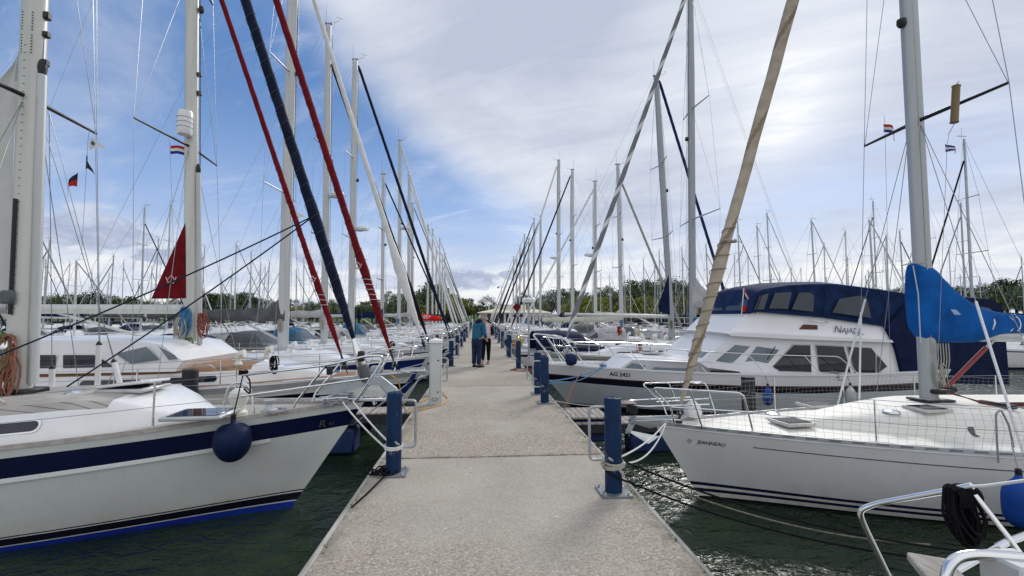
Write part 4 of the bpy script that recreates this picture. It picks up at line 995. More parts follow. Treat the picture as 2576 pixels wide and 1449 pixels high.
# ------------------------------------------------------------------ right yacht nearest the camera
def near_right():
    b = Boat((2.80, 7.2), 1, 11.3, 3.85, 1.17, 1.0, ov=.72, p=1.66)
    b.root('sailing_yacht', label='cream decked yacht with a safety net and bright blue mast cover, nearest right', cat='sailing yacht')
    hm = mat('white_hull_plain', (.74, .745, .745), .18, var=.05, vscale=.8, coat=.4, extra=streaks)
    b.hull([(.03, blackp), (.085, cream), (.125, navy), (.16, cream), (.20, navy)], [], hm)
    b.rail(mat('pin_stripe', (.05, .05, .06), .5), h=.011, w=.004, off=.0035, dz=-.215, t0=.108, t1=.99, name='pin_stripe')
    dm = mat('cream_deck', (.76, .755, .69), .6, var=.06, vscale=1.5, bump=.15, bscale=120)
    b.deck(dm, inset=.03, drop=-.0, camber=.06)
    b.rail(mat('toe_rail_aluminium', (.5, .52, .55), .35, .7, var=.1), h=.05, w=.03, off=.008, dz=-.01)
    b.rail(mat('rub_strip_white', (.7, .7, .7), .4), h=.02, w=.03, off=.012, dz=-.035, name='rubbing_strake')
    m = MB(); rp = mat('rail_slot', (.16, .17, .19), .5)
    for i in range(40):
        x = .35 + .27 * i; p = b.hx(x, b.dz(x) - .001, b.near, .0); d = b.hx(x + .1, b.dz(x + .1), b.near, .0) - b.hx(x - .1, b.dz(x - .1), b.near, 0.)
        m.cbox((p.x, p.y + b.near * .0085, b.dz(x) + .016), (.15, .004, .022), .0015, math.atan2(d.y, d.x))
    m.build('toe_rail_slots', rp, b.o)
    m = MB()
    for i in range(40):
        x = .5 + .27 * i; m.lathe([(.022, 0), (.022, .01), (.014, .014)], (x, b.near * (b.hb(x / b.L) - .05), b.dz(x) + .008), 8)
    m.build('rail_bolts', white, b.o)
    b.cabin(1.7, 8.6, .40, dm, dm, w=1.35, ramp=2.9, inset=.62, slope=.72)
    # small bump of the coachroof window, hatches and vents
    for (x, y, l, w, rz) in ((2.15, -.2, .5, .46, .1), (4.2, -.45, .46, .42, .05), (5.9, -.45, .5, .45, 0), (3.1, .5, .5, .4, 0)):
        zz = b.ctop(x) + .0; hh = b.hatch(x, y, zz - .035, l, w, rz, frame_m=mat('hatch_cream_frame', (.5, .5, .46), .4))
    for (x, y) in ((2.2, .35), (3.65, -.4)):
        zz = b.ctop(x) - .05 if abs(y) < .6 else b.dz(x) + .2
        MB().lathe([(.12, 0), (.11, .03), (.05, .045), (.01, .05)], (x, y, b.ctop(x) - .01 if abs(y) < .5 else b.ctop(x) - .06), 16).build('deck_vent', steel, b.o)
    b.window(4.4, 7.2, .3, .7, rnd=.3)
    xs_ = [2.75 + 1.8 * i for i in range(5)]
    b.stanchions(xs_, .62, r=.012, start=(1.0, b.hb(1. / b.L) - .02, b.dz(0) + .58))
    z0 = b.dz(0)
    for s_ in (1, -1):
        q = lambda x, y, z: (x, s_ * y, z)
        yb = b.hb(1.25 / b.L)
        MB().tube(fillet([q(.28, .12, z0 + .02), q(.2, .16, z0 + .3), q(-.12, .22, z0 + .60), q(1.15, yb, z0 + .56), q(1.3, yb - .04, z0 + .0)], .10), .0145, 9).build('pulpit_rail', steel, b.o)
        MB().tube([q(.62, .34, z0 + .0), q(.42, .40, z0 + .575)], .012, 8).build('pulpit_leg', steel, b.o)
        MB().tube([q(.12, .19, z0 + .3), q(1.22, yb - .0, z0 + .28)], .011, 7).build('pulpit_rail', steel, b.o)
    # bathing seat rail with the dark lantern that juts over the bow
    MB().tube(fillet([(.75, -.32, z0 + .35), (-.30, -.26, z0 + .32), (-.45, 0, z0 + .32), (-.30, .26, z0 + .32), (.75, .32, z0 + .35)], .12), .013, 8).build('bow_step_rail', steel, b.o)
    MB().cbox((-.44, 0, z0 + .335), (.26, .30, .02), .006).build('bow_seat', mahog, b.o)
    ln = MB().cbox((-.36, 0, z0 + .24), (.15, .15, .15), .02).build('bow_light', blackm, b.o)
    # anchor on a steel roller
    MB().cbox((.05, 0, z0 + .06), (.75, .13, .03), .008).build('bow_roller', steel, b.o)
    MB().poly([(.3, .05, z0 + .06), (-.36, .05, z0 + .10), (-.42, .05, z0 + .04), (-.1, .05, z0 - .06), (.2, .05, z0 + .0)], (0, .006, 0)).poly([(.3, -.06, z0 + .06), (-.36, -.06, z0 + .10), (-.42, -.06, z0 + .04), (-.1, -.06, z0 - .06), (.2, -.06, z0 + .0)], (0, .006, 0)).build('roller_cheek', steel, b.o)
    an = MB().poly([(.5, .02, z0 + .13), (-.28, .02, z0 + .11), (-.42, .02, z0 - .02), (-.47, .02, z0 - .14), (-.40, .02, z0 - .14), (-.3, .02, z0 + .03), (.5, .02, z0 + .09)], (0, -.04, 0))
    an.add([(-.48, 0, z0 - .08), (-.18, .2, z0 - .26), (.08, 0, z0 - .20), (-.18, -.2, z0 - .26), (-.25, 0, z0 - .13)], [(0, 1, 4), (1, 2, 4), (2, 3, 4), (3, 0, 4), (0, 3, 1), (1, 3, 2)])
    an.build('anchor', anch, b.o, 15)
    MB().tube(coil((-.36, 0, z0 + .06), .06, .09, 4, 5, 'x'), .011, 5).tube([(-.36, 0, z0), (-.4, .03, z0 - .2)], .011, 5).build('rope_coil', mat('pale_blue_rope', (.32, .38, .46), .9), b.o)
    # safety net between the deck and the wires, both sides
    for s_ in (-1, 1):
        net = MB(); xs2 = [.35 + .105 * i for i in range(84)]
        rdn = random.Random(5)
        def npt(x, v):
            yb = b.hb(max(x, .05) / b.L) - .035; zt = .585 - (.03 * math.sin((x - .4) / 1.75 * math.pi) ** 2)
            return Vector((x + .02 * math.sin(v * 7 + x), s_ * (yb + .03 * math.sin(v * 3.1) + .005 * math.sin(x * 9)), b.dz(x) + .04 + v * (zt - .04)))
        for x in xs2: net.tube([npt(x, v) for v in (0, .25, .5, .75, 1)], .0017, 3, caps=False)
        for k in range(8):
            v = k / 7; net.tube([npt(x, v) + Vector((0, 0, .006 * math.sin(x * 14 + k * 2))) for x in xs2], .0017 if 0 < k < 7 else .0035, 3, caps=False)
        net.build('safety_net', mat('net_cord', (.34, .33, .30), .9), b.o)
    # rig
    b.rig(4.72, 15.2, b.ctop(4.72), r=.108, rake=.05, spr=((.347, 1.25), (.66, .85)), m_=mat('grey_anodised_mast', (.40, .42, .43), .4, .35, var=.08, vscale=.6, stretch=(6, 6, .4)), wr=.0055, light=False, spm=blackm)
    mast = [c for c in b.o.children if c.name.startswith('mast')][0]
    MB().lathe([(.05, -.07), (.075, -.02), (.07, .06), (.03, .07)], b.at(8.0) + Vector((-.17, -.02, 0)), 10).build('deck_light', blackm, mast)
    mc = MB().tube([b.at(2.25) + Vector((-.03, -.115, 0)), b.at(12) + Vector((-.03, -.1, 0))], .006, 4); mc.build('mast_groove', alud, mast)
    MB().cbox((b.xm + .02, 0, b.zb + .02), (.52, .4, .035), .015).build('mast_collar', blackm, mast)
    # tan furled genoa down to a high tack
    top = b.at(14.71) - Vector((.15, 0, 0)); base = Vector((.44, 0, z0 + .30)); ax = (top - base).normalized()
    f = b.furled(base, top, [tanc, tanrope], .07, .12, pitch=1.9, frac=.13, rope=(tanrope, 2.9, .235, .007), drum=False, n=330, bulge=(2.35, .28, .4), seed=4)
    MB().tube(coil(base + ax * 2.75 + Vector((0, -.1, 0)), .10, .05, 5, 4), .008, 5).tube(fillet([base + ax * 2.75 + Vector((.1, -.1, 0)), base + ax * 2.7 + Vector((.25, -.12, .03)), base + ax * 2.7 + Vector((.22, -.12, -.12)), base + ax * 2.7 + Vector((.12, -.12, -.3))], .08), .007, 5).build('lashing', ropeo, f)
    MB().lathe([(.02, 0), (.07, .02), (.07, .05), (.03, .08), (.03, .14), (.06, .16)], (.38, 0, z0 + .0), 14, ax).build('furling_drum', blackm, f)
    MB().lathe([(.001, 0), (.13, .05), (.15, .13), (.12, .22), (.05, .3), (.02, .32)], (.78, .3, b.dz(.78) + .02), 14).build('tack_bag', white, b.o)
    # bright blue cover on mast and boom
    zt, zbm = P(2300, 660, Y=7.2).z, P(2300, 862, Y=7.2).z
    prof = []   # (x fore, x aft, z) of the collar part in photo pixels
    outline_top = [(2288, 662), (2336, 664), (2352, 690), (2372, 715), (2400, 742), (2440, 768), (2490, 786), (2560, 793), (2640, 795), (2760, 797), (2900, 800)]
    outline_bot = [(2293, 862), (2340, 863), (2380, 864), (2420, 862), (2455, 862), (2485, 850), (2520, 838), (2560, 838), (2640, 838), (2760, 838), (2900, 838)]
    rings = []; K = 14
    outline_top = [(2289, 664), (2293, 661)] + outline_top[1:]; outline_bot = [(2289, 700), (2291, 861)] + outline_bot[1:]
    for i, (tq, bq) in enumerate(zip(outline_top, outline_bot)):
        a, c = b.pix(*tq), b.pix(*bq); wd = interp(i, [0, 1, 2, 3, 5, 8, 12], [.08, .15, .165, .18, .21, .13, .12]); ring = []
        for j in range(K):
            q = 2 * math.pi * j / K; ctr = (a + c) / 2; half = (a - c) / 2
            yy = math.cos(q); zz = math.sin(q); sq = lambda u, e: math.copysign(abs(u) ** e, u)
            ring.append(ctr + half * sq(zz, .55) + Vector((0, sq(yy, .65) * wd * (1 + .07 * math.sin(i * 2.3 + j * 1.9)), 0)) + Vector((0, 0, .012 * math.sin(i * 5 + j))))
        rings.append(ring)
    cv = MB().loft(rings, True, True).build('sail_cover', bluec, b.o, 70)
    sub = cv.modifiers.new('s', 'SUBSURF'); sub.levels = sub.render_levels = 1
    for d_ in (0, .045): MB().tube([b.pix(2535 + d_ * 400, 793) + Vector((0, 0, .01))] + [b.pix(2535 + d_ * 400 + 14 * math.sin(t), 815, .13) + Vector((0, 0, .13 * math.cos(t))) for t in (.4, .9, 1.57, 2.2, 2.7)], .012, 5).build('cover_strap', white, cv)
    MB().tube([b.pix(2482, 788), b.pix(2497, 795, .14), b.pix(2503, 812, .19), b.pix(2497, 828, .17), b.pix(2486, 846, .06)], .012, 5).build('cover_strap', white, cv)
    MB().tube([b.pix(2297, 668, .12), b.pix(2310, 740, .165), b.pix(2316, 862, .15)], .009, 5).build('cover_strap', mat('strap_grey', (.5, .55, .6), .7), cv)
    MB().poly([b.pix(2392, 778, .285), b.pix(2402, 792, .285), b.pix(2418, 792, .285), b.pix(2406, 779, .285)], (0, .01, 0)).build('cover_patch', mat('pale_patch', (.30, .42, .62), .8), cv)
    MB().tube([b.pix(2284, 664, .1), b.pix(2305, 660, .16), b.pix(2330, 662, .15)], .010, 5).tube([b.pix(2284, 664, .1), b.pix(2270, 668, .12)], .010, 5).build('cover_lashing', ropeo, cv)
    # boom under the cover
    bm = MB().tube([b.pix(2450, 845), b.pix(2900, 850)], .095, 12).build('boom', alu, b.o)
    # red rigid kicker, mast foot blocks and halyards, red lines led aft
    MB().tube([b.pix(2378, 978, .06), b.pix(2480, 875, .06)], .035, 8).build('kicker', mat('red_kicker', (.22, .035, .04), .5), b.o)
    MB().tube([b.pix(2470, 885, .06), b.pix(2510, 848, .04)], .022, 8).build('kicker_rod', alud, b.o)
    for i in range(5):
        px = 2358 + i * 7; MB().tube([b.pix(px, 864, .16), b.pix(px + 3, 905, .2), b.pix(px - 3, 950, .18), b.pix(px + 2, 975, .14)], .008, 5).build('halyard', ropeo, b.o)
    for i in range(3): MB().tube(coil(b.pix(2372, 925 + 12 * i, .22), .09, .05, 4, 20 + i, 'y', .5), .0075, 5).build('rope_coil', ropeo, b.o)
    MB().cbox(b.pix(2368, 985, .12), (.34, .14, .07), .02).cbox(b.pix(2386, 979, .05), (.16, .2, .1), .03).build('halyard_blocks', blackm, b.o)
    for i in range(4):
        MB().tube([b.pix(2380, 982 + i * 2, .1 + .08 * i), (b.xm + .55, -.3 - .09 * i, b.ctop(5) + .02), (b.xm + 3.5, -.42 - .09 * i, b.ctop(7.5) + .03)], .008, 5).build('control_line', mat('maroon_rope', (.15, .06, .05), .8), b.o)
    MB().cbox((b.xm + .68, -.45, b.ctop(5) + .02), (.10, .5, .06), .015).build('deck_organiser', blackm, b.o)
    # long white tubes round the shrouds
    yb = b.hb(b.xm / b.L) - .12; c1 = b.at(lerp(b.zb, b.top, .347))
    for x0, s_, tgt, k in ((b.xm - .35, 1, c1 + Vector((0, .1, -.1)), .42), (b.xm + .12, 1, c1 + Vector((.2, 1.26, .07)), .36), (b.xm - .35, -1, c1 + Vector((0, -.1, -.1)), .40), (b.xm + .45, -1, c1 + Vector((0, -.1, -.1)), .3)):
        p0 = Vector((x0, s_ * yb, b.dz(b.xm) + .03)); p1 = p0.lerp(tgt, k)
        MB().tube([p0, p1], .017, 8).build('shroud_tube', white, b.o)
    # tan cylindrical radar reflector on its own line under the spreader
    c = b.pix(2403, 262, .95)
    rr = MB().lathe([(.012, -.30), (.055, -.29), (.055, -.275), (.05, -.27), (.05, .27), (.055, .275), (.055, .29), (.012, .30)], c, 14, (.12, 0, 1)).build('radar_reflector', mat('amber_tube', (.20, .13, .05), .4), b.o)
    MB().tube([c + Vector((.03, 0, .3)), b.pix(2412, 205, 1.05)], .006, 5).tube([c - Vector((.03, 0, .3)), b.pix(2385, 340, .9)], .005, 5).build('hanging_line', ropeg, rr)
    vs, fs = text_geo('JEANNEAU', .078, 0, 0, .0015)
    dk = mat('charcoal_lettering', (.05, .055, .07), .5); m = MB(); X0 = .60
    m.add([b.hx(X0 + v.x * .95, b.dz(X0 + v.x) - .245 + v.y, b.near, .005) for v in vs], fs)
    m.build('lettering', dk, b.o, smooth=False); m = MB(); cx_ = X0 - .11
    for k in range(8):
        a = math.pi * k / 4 + .2; r1 = .055 if k % 2 == 0 else .038
        tri = [(math.cos(a - .35) * .014, math.sin(a - .35) * .014), (math.cos(a) * r1, math.sin(a) * r1), (math.cos(a + .35) * .014, math.sin(a + .35) * .014)]
        m.add([b.hx(cx_ + u, b.dz(X0) - .215 + v, b.near, .005) for u, v in tri], [(0, 1, 2)])
    m.build('emblem', dk, b.o, smooth=False)
    return b
R1 = near_right()
w_ = R1.W_((6.72 - 2.0, -1.0, 0))
t_ = P(2562, 1188, Y=5.25)
add_fender(t_, .17, .62, fendb, 'large blue fender hanging on the side of the cream decked yacht at the right edge', P(2545, 1115, Y=5.5), lm=ropeg, group='fenders')
# rope loop over the net
pts = [P(x_, y_, Y=5.6) for x_, y_ in ((2512, 1165), (2508, 1110), (2505, 1040), (2518, 1030), (2538, 1070), (2550, 1125))]
tag(MB().tube(fillet(pts, .05), .012, 6).build('fender_rope', ropeg), 'grey rope looped over the net above the large blue fender', 'rope')

# ------------------------------------------------------------------ white motor yacht
def motor_yacht():
    b = Boat((1.75, 14.2), 1, 12.3, 4.0, 1.42, 1.22, ov=1.2, p=1.9, q0=.10)
    b.root('motor_yacht', label='white motor yacht with dark canvas flybridge tent and brown black side band', cat='motor yacht')
    hg = mat('motor_yacht_grey_hull', (.50, .54, .57), .15, var=.04, coat=.5)
    wp = mat('motor_yacht_white', (.80, .80, .82), .2, var=.04, vscale=.8, coat=.3)
    b.hull([(.16, blackp)], [(.30, wp), (.035, mahog), (.17, blackp)], hg)
    b.rail(wp, h=.05, w=.07, off=.02, dz=-.01)
    b.deck(wp, inset=.05, drop=.10)
    def fac(x): return clamp((b.hb(clamp(x / b.L)) - .26) / 1.5, .25, 1.)
    def wp_(px, py, w, off=0.):
        y = w
        for _ in range(5): p = b.pix(px, py, y); y = w * fac(p.x)
        p = b.pix(px, py, y + off); return p
    def house(name, pp, w, mats, camber=.1, ins=.0, parent=None, zc=None, ang=35):
        pts = [wp_(px, py, w) for px, py in pp]; z0 = min(p.z for p in pts); z1 = max(p.z for p in pts); zc = z0 + .5 * (z1 - z0) if zc is None else zc; rings = []
        for k in (-1, -.86, -.5, 0, .5, .86, 1):
            y = 1.
            rings.append([Vector((p.x, p.y * k * (1 - ins * clamp((p.z - z0) / (z1 - z0))), p.z + (camber * (1 - k * k) if p.z > zc else 0))) for p in pts])
        return MB().loft(rings, True, True).build(name, mats, parent or b.o, ang)
    def pane(pp, w, off=.012, m_=glass, parent=None, name='pane', th=.01):
        pts = [wp_(px, py, w, off) for px, py in pp]; far = [Vector((p.x, -p.y, p.z)) for p in pts]
        MB().poly(pts, (0, .01, 0)).build(name, m_, parent or b.o)
        return MB().poly(far, (0, -.01, 0)).build(name, m_, parent or b.o)
    def win(pp, w, grow=3.5, fm=None, gm=glass):
        cx_ = sum(p[0] for p in pp) / len(pp); cy_ = sum(p[1] for p in pp) / len(pp)
        gp = [(cx_ + (x - cx_) * (1 + grow / 60.), cy_ + (y - cy_) * (1 + grow / 26.)) for x, y in pp]
        fr = MB().poly([wp_(px, py, w, .012) for px, py in gp], (0, .012, 0)).build('window', fm or alu, b.o)
        MB().poly([wp_(px, py, w, .026) for px, py in pp], (0, .01, 0)).build('pane', gm, fr)
        f2 = MB().poly([Vector((p.x, -p.y, p.z)) for p in [wp_(px, py, w, .012) for px, py in gp]], (0, -.012, 0)).build('window', fm or alu, b.o)
    # forward trunk
    w = 1.42
    house('trunk_cabin', [(1530, 945), (1592, 905), (1760, 912), (1925, 922), (2030, 930), (2030, 965), (1530, 958)], w, wp, .12)
    win([(1610, 948), (1648, 924), (1748, 928), (1752, 948)], w, 2, gm=glassl); win([(1786, 931), (1900, 936), (1925, 948), (1786, 948)], w, 2)
    pane([(1548, 942), (1590, 914), (1625, 920), (1606, 940)], w - .02, .03, m_=glassl)
    b.hatch(3.7, 0, b.pix(1700, 908, w).z + .1, .6, .6)
    # deck house
    w = 1.52
    house('deck_house', [(1762, 912), (1846, 842), (1990, 850), (2244, 862), (2262, 880), (2280, 962), (1900, 962), (1860, 935), (1780, 925)], w, wp, .08, ins=.06)
    for pp in ([(1945, 922), (1998, 868), (2038, 869), (2041, 935), (1962, 933)], [(2055, 869), (2122, 872), (2140, 936), (2062, 935)], [(2135, 873), (2192, 876), (2203, 890), (2203, 938), (2152, 936)], [(2208, 894), (2232, 922), (2208, 938)]): win(pp, w * .975, 2.2)
    # raked windscreen seen from the side: forward panes of the near side
    for pp in ([(1800, 908), (1850, 868), (1887, 872), (1842, 914)], [(1868, 917), (1905, 872), (1960, 880), (1930, 917)]): win(pp, w * .955, 1.5, gm=glassl)
    # three front panes
    for y0, y1 in ((-1.3, -.5), (-.42, .42), (.5, 1.3)):
        p0, p1 = b.pix(1775, 903, 1.5), b.pix(1837, 850, 1.5); n = Vector((-(p1.z - p0.z), 0, (p1.x - p0.x))).normalized() * .015
        MB().poly([Vector((p0.x, y0, p0.z)) + n, Vector((p0.x, y1, p0.z)) + n, Vector((p1.x, y1 * .93, p1.z)) + n, Vector((p1.x, y0 * .93, p1.z)) + n]).build('pane', glassl, b.o)
    MB().tube([b.pix(1950, 872, w + .06), b.pix(1930, 905, w + .05)], .014, 5).build('wiper', blackm, b.o)
    # roof lip and flybridge
    lip = [(1828, 838), (1860, 836), (2244, 855), (2248, 862), (1990, 853), (1840, 845)]
    house('roof_lip', lip, 1.62, wp, .03)
    w = 1.46
    house('flybridge', [(1836, 840), (1868, 806), (1888, 788), (1910, 782), (2080, 797), (2234, 820), (2246, 858)], w, wp, .0, ins=.10)
    # red black side badge, horn, name
    pane([(2010, 828), (2022, 816), (2057, 818), (2057, 829)], w * .96, .02, m_=redlens, name='side_badge')
    MB().tube([b.pix(2040, 806, w), b.pix(2082, 810, w)], .013, 6).build('horn', steel, b.o)
    for q in ((2038, 806), (2080, 810)): MB().lathe([(.03, -.03), (.045, 0), (.03, .03)], b.pix(*q, w + .02), 10, (1, 0, .1)).build('horn', steel, b.o)
    dk = mat('slate_lettering', (.06, .075, .10), .5)
    def put(s_, px, py, size, w, shear=0., m_=dk, slope=.055, bold=0.):
        vs, fs = text_geo(s_, size, shear, 0, bold); o_ = b.pix(px, py, w)
        return MB().add([Vector((o_.x + v.x, o_.y - .0, o_.z + v.y - v.x * slope)) for v in vs], fs).build('lettering', m_, b.o, smooth=False)
    put('N', 2098, 836, .30, w * .98 + .02, .2); put('AJADE', 2117, 837, .22, w * .98 + .02, .2, slope=.03)
    for k in range(3):
        pts = [b.pix(2146 + k * 6 + 16 * math.sin(t) , 841 + k * 2 - 5 * math.sin(t * 2) - 10 * (t > 1.2) * (t - 1.2), w * .98 + .025) for t in [0, .4, .8, 1.2, 1.57, 1.9]]
        MB().tube(pts, .008, 4).build('lettering', dk, b.o)
    vs, fs = text_geo('AG 2421', .155, 0, 0, .004); X0 = b.pix(1543, 948, 1.3).x
    MB().add([b.hx(X0 + v.x, b.dz(X0 + v.x) - .205 + v.y * 1.05, b.near, .008) for v in vs], fs).build('lettering', blackm, b.o, smooth=False)
    # canvas tent over the flybridge and the aft deck
    w = 1.50
    tent = house('flybridge_tent', [(1888, 789), (1905, 738), (1925, 727), (1990, 717), (2050, 714), (2110, 714), (2190, 724), (2310, 742), (2350, 752), (2350, 835), (2236, 822), (2080, 799), (1910, 784)], w, navyc2, .16, ins=.07, zc=b.pix(2000, 745, w).z, ang=50)
    for pp in ([(1897, 780), (1912, 744), (1934, 738), (1922, 778)], [(1934, 776), (1950, 737), (1992, 735), (1982, 777)], [(1992, 778), (2010, 736), (2040, 736), (2048, 745), (2046, 784)], [(2094, 786), (2112, 752), (2160, 744), (2180, 748), (2192, 800)]):
        MB().poly([b.pix(px, py, w * .985 + .03) for px, py in pp], (0, .01, 0)).build('window', vinyl, tent)
    # sewn seams and hoops that show through the canvas
    for q in (((1900, 789), (1917, 740), (1932, 728)), ((1927, 786), (1941, 736), (1948, 724)), ((1987, 784), (2000, 735), (2000, 719)), ((2068, 797), (2078, 748), (2066, 716)), ((2215, 818), (2228, 760), (2205, 728))):
        MB().tube(fillet([wp_(x_, y_, w, -.02 if i_ == 2 else .012) for i_, (x_, y_) in enumerate(q)], .1), .012, 5).build('seam', navyc, tent)
    # windows of the tent front
    p0, p1 = b.pix(1892, 780, w), b.pix(1904, 745, w)
    for y0, y1 in ((-1.25, -.1), (.1, 1.25)): MB().poly([Vector((p0.x - .03, y0, p0.z)), Vector((p0.x - .03, y1, p0.z)), Vector((p1.x - .03, y1 * .9, p1.z)), Vector((p1.x - .03, y0 * .9, p1.z))]).build('window', vinyl, tent)
    aft = house('aft_tent', [(2238, 823), (2300, 760), (2360, 746), (2440, 748), (2500, 752), (2528, 766), (2533, 790), (2540, 968), (2278, 962), (2262, 880)], 1.62, navyc, .12, ins=.08, ang=50)
    for pp in ([(2380, 776), (2400, 764), (2440, 765), (2455, 772), (2462, 783)], [(2465, 783), (2470, 772), (2490, 775), (2505, 792)]):
        MB().poly([b.pix(px, py, 1.56) for px, py in pp], (0, .01, 0)).build('window', vinyl, aft)
    for yy in (905, 935): MB().tube([b.pix(2380, yy - 3, 1.64), b.pix(2536, yy, 1.64)], .006, 4).build('seam', navyc2, aft)
    # bow rail
    z0 = b.dz(0); L = b.L
    def ry(x): return b.hb(x / L) - .04
    for s_ in (1, -1):
        q = lambda x, z, k=1.: (x, s_ * ry(max(x, .3)) * k, z)
        top = [q(.55, z0 + .0), q(.42, z0 + .3, .9), q(-.08, z0 + .92, 1.2), q(.65, z0 + .85), q(1.25, z0 + .62)]
        MB().tube(fillet(top, .17), .017, 8).build('bow_rail', steel, b.o)
        MB().tube(fillet([q(1.0, z0 - .05), q(.35, z0 + .84, 1.05), q(.8, z0 + .86), q(1.5, z0 - .06)], .15), .016, 8).build('bow_rail', steel, b.o)
        pts = [q(1.12, z0 + .62), q(3., z0 + .57), q(5., z0 + .44), q(7., z0 + .36), q(8.4, z0 + .32), q(9.0, z0 - .18)]
        MB().tube(fillet(pts, .12), .015, 8).build('side_rail', steel, b.o)
        for x in (2.6, 4.2, 5.8, 7.4): MB().tube([q(x + .45, b.dz(x) + .02), q(x - .05, interp(x, [1, 3, 5, 7, 8.4], [z0 + .62, z0 + .57, z0 + .44, z0 + .36, z0 + .32]))], .012, 7).build('rail_stanchion', steel, b.o)
        MB().tube([q(1.3, z0 + .28), q(3, z0 + .26), q(5.6, z0 + .12)], .008, 6).build('side_rail', steel, b.o)
    # deck bag on the rail, cleat with blue lines
    c = Vector((1.0, -.75, z0 + .18))
    MB().lathe([(.05, -.17), (.16, -.12), (.19, 0), (.15, .12), (.03, .16)], c, 12, (1, .2, 0)).build('bag', mat('navy_bag', (.015, .03, .09), .7), b.o)
    MB().tube(fillet([c + Vector((-.2, 0, .05)), c + Vector((-.05, 0, .34)), c + Vector((.1, 0, .34)), c + Vector((.2, 0, .05))], .08), .01, 5).build('bag_strap', blackm, b.o)
    MB().cbox((1.95, -ry(1.95) + .1, b.dz(1.9) + .07), (.22, .05, .04), .01).build('cleat', steel, b.o)
    MB().tube(coil((1.95, -ry(1.95) + .1, b.dz(1.9) + .06), .09, .08, 5, 2), .014, 5).build('rope_coil', ropebl, b.o)
    MB().tube(coil((8.3, -ry(8.3), b.dz(8.3) + .02), .1, .3, 6, 12, 'y'), .009, 5).build('rope_coil', ropeo, b.o)
    MB().cbox((6.6, -b.hb(6.6 / L) - .02 + .12, b.dz(6.6) + .03), (.12, .03, .12), .01).build('vent', steel, b.o)
    # little burgee staff on the bow house
    return b
R2 = motor_yacht()
# flag staff with the tricolour streamer and the red badge
st = empty('flag_staff', R2.W_(R2.pix(1864, 808, 1.2)), label='white staff with red white blue flag and small red banner above the motor yacht roof', cat='flag staff')
MB().tube([(0, 0, 0), (.12, 0, .98)], .014, 6).build('staff', white, st)
flw = mat('flag_white', (.75, .75, .75), .8); flr = mat('flag_red', (.5, .03, .03), .8); flb = mat('flag_blue', (.02, .04, .2), .8)
m = MB()
for k in range(3): 
    m.m(k)
    rows = [[Vector((.12 + .02 * k + .42 * t, .03 * math.sin(t * 6), .97 - .10 * k - .34 * t * t - .5 * t)) for t in [i / 6 for i in range(7)]], [Vector((.12 + .02 * (k + 1) + .42 * t, .03 * math.sin(t * 6), .97 - .10 * (k + 1) - .34 * t * t - .5 * t)) for t in [i / 6 for i in range(7)]]]
    m.loft(rows, False)
m.build('flag', [flr, flw, flb], st)
MB().cbox((.13, -.02, .36), (.17, .01, .16), .003).build('banner', redb, st)
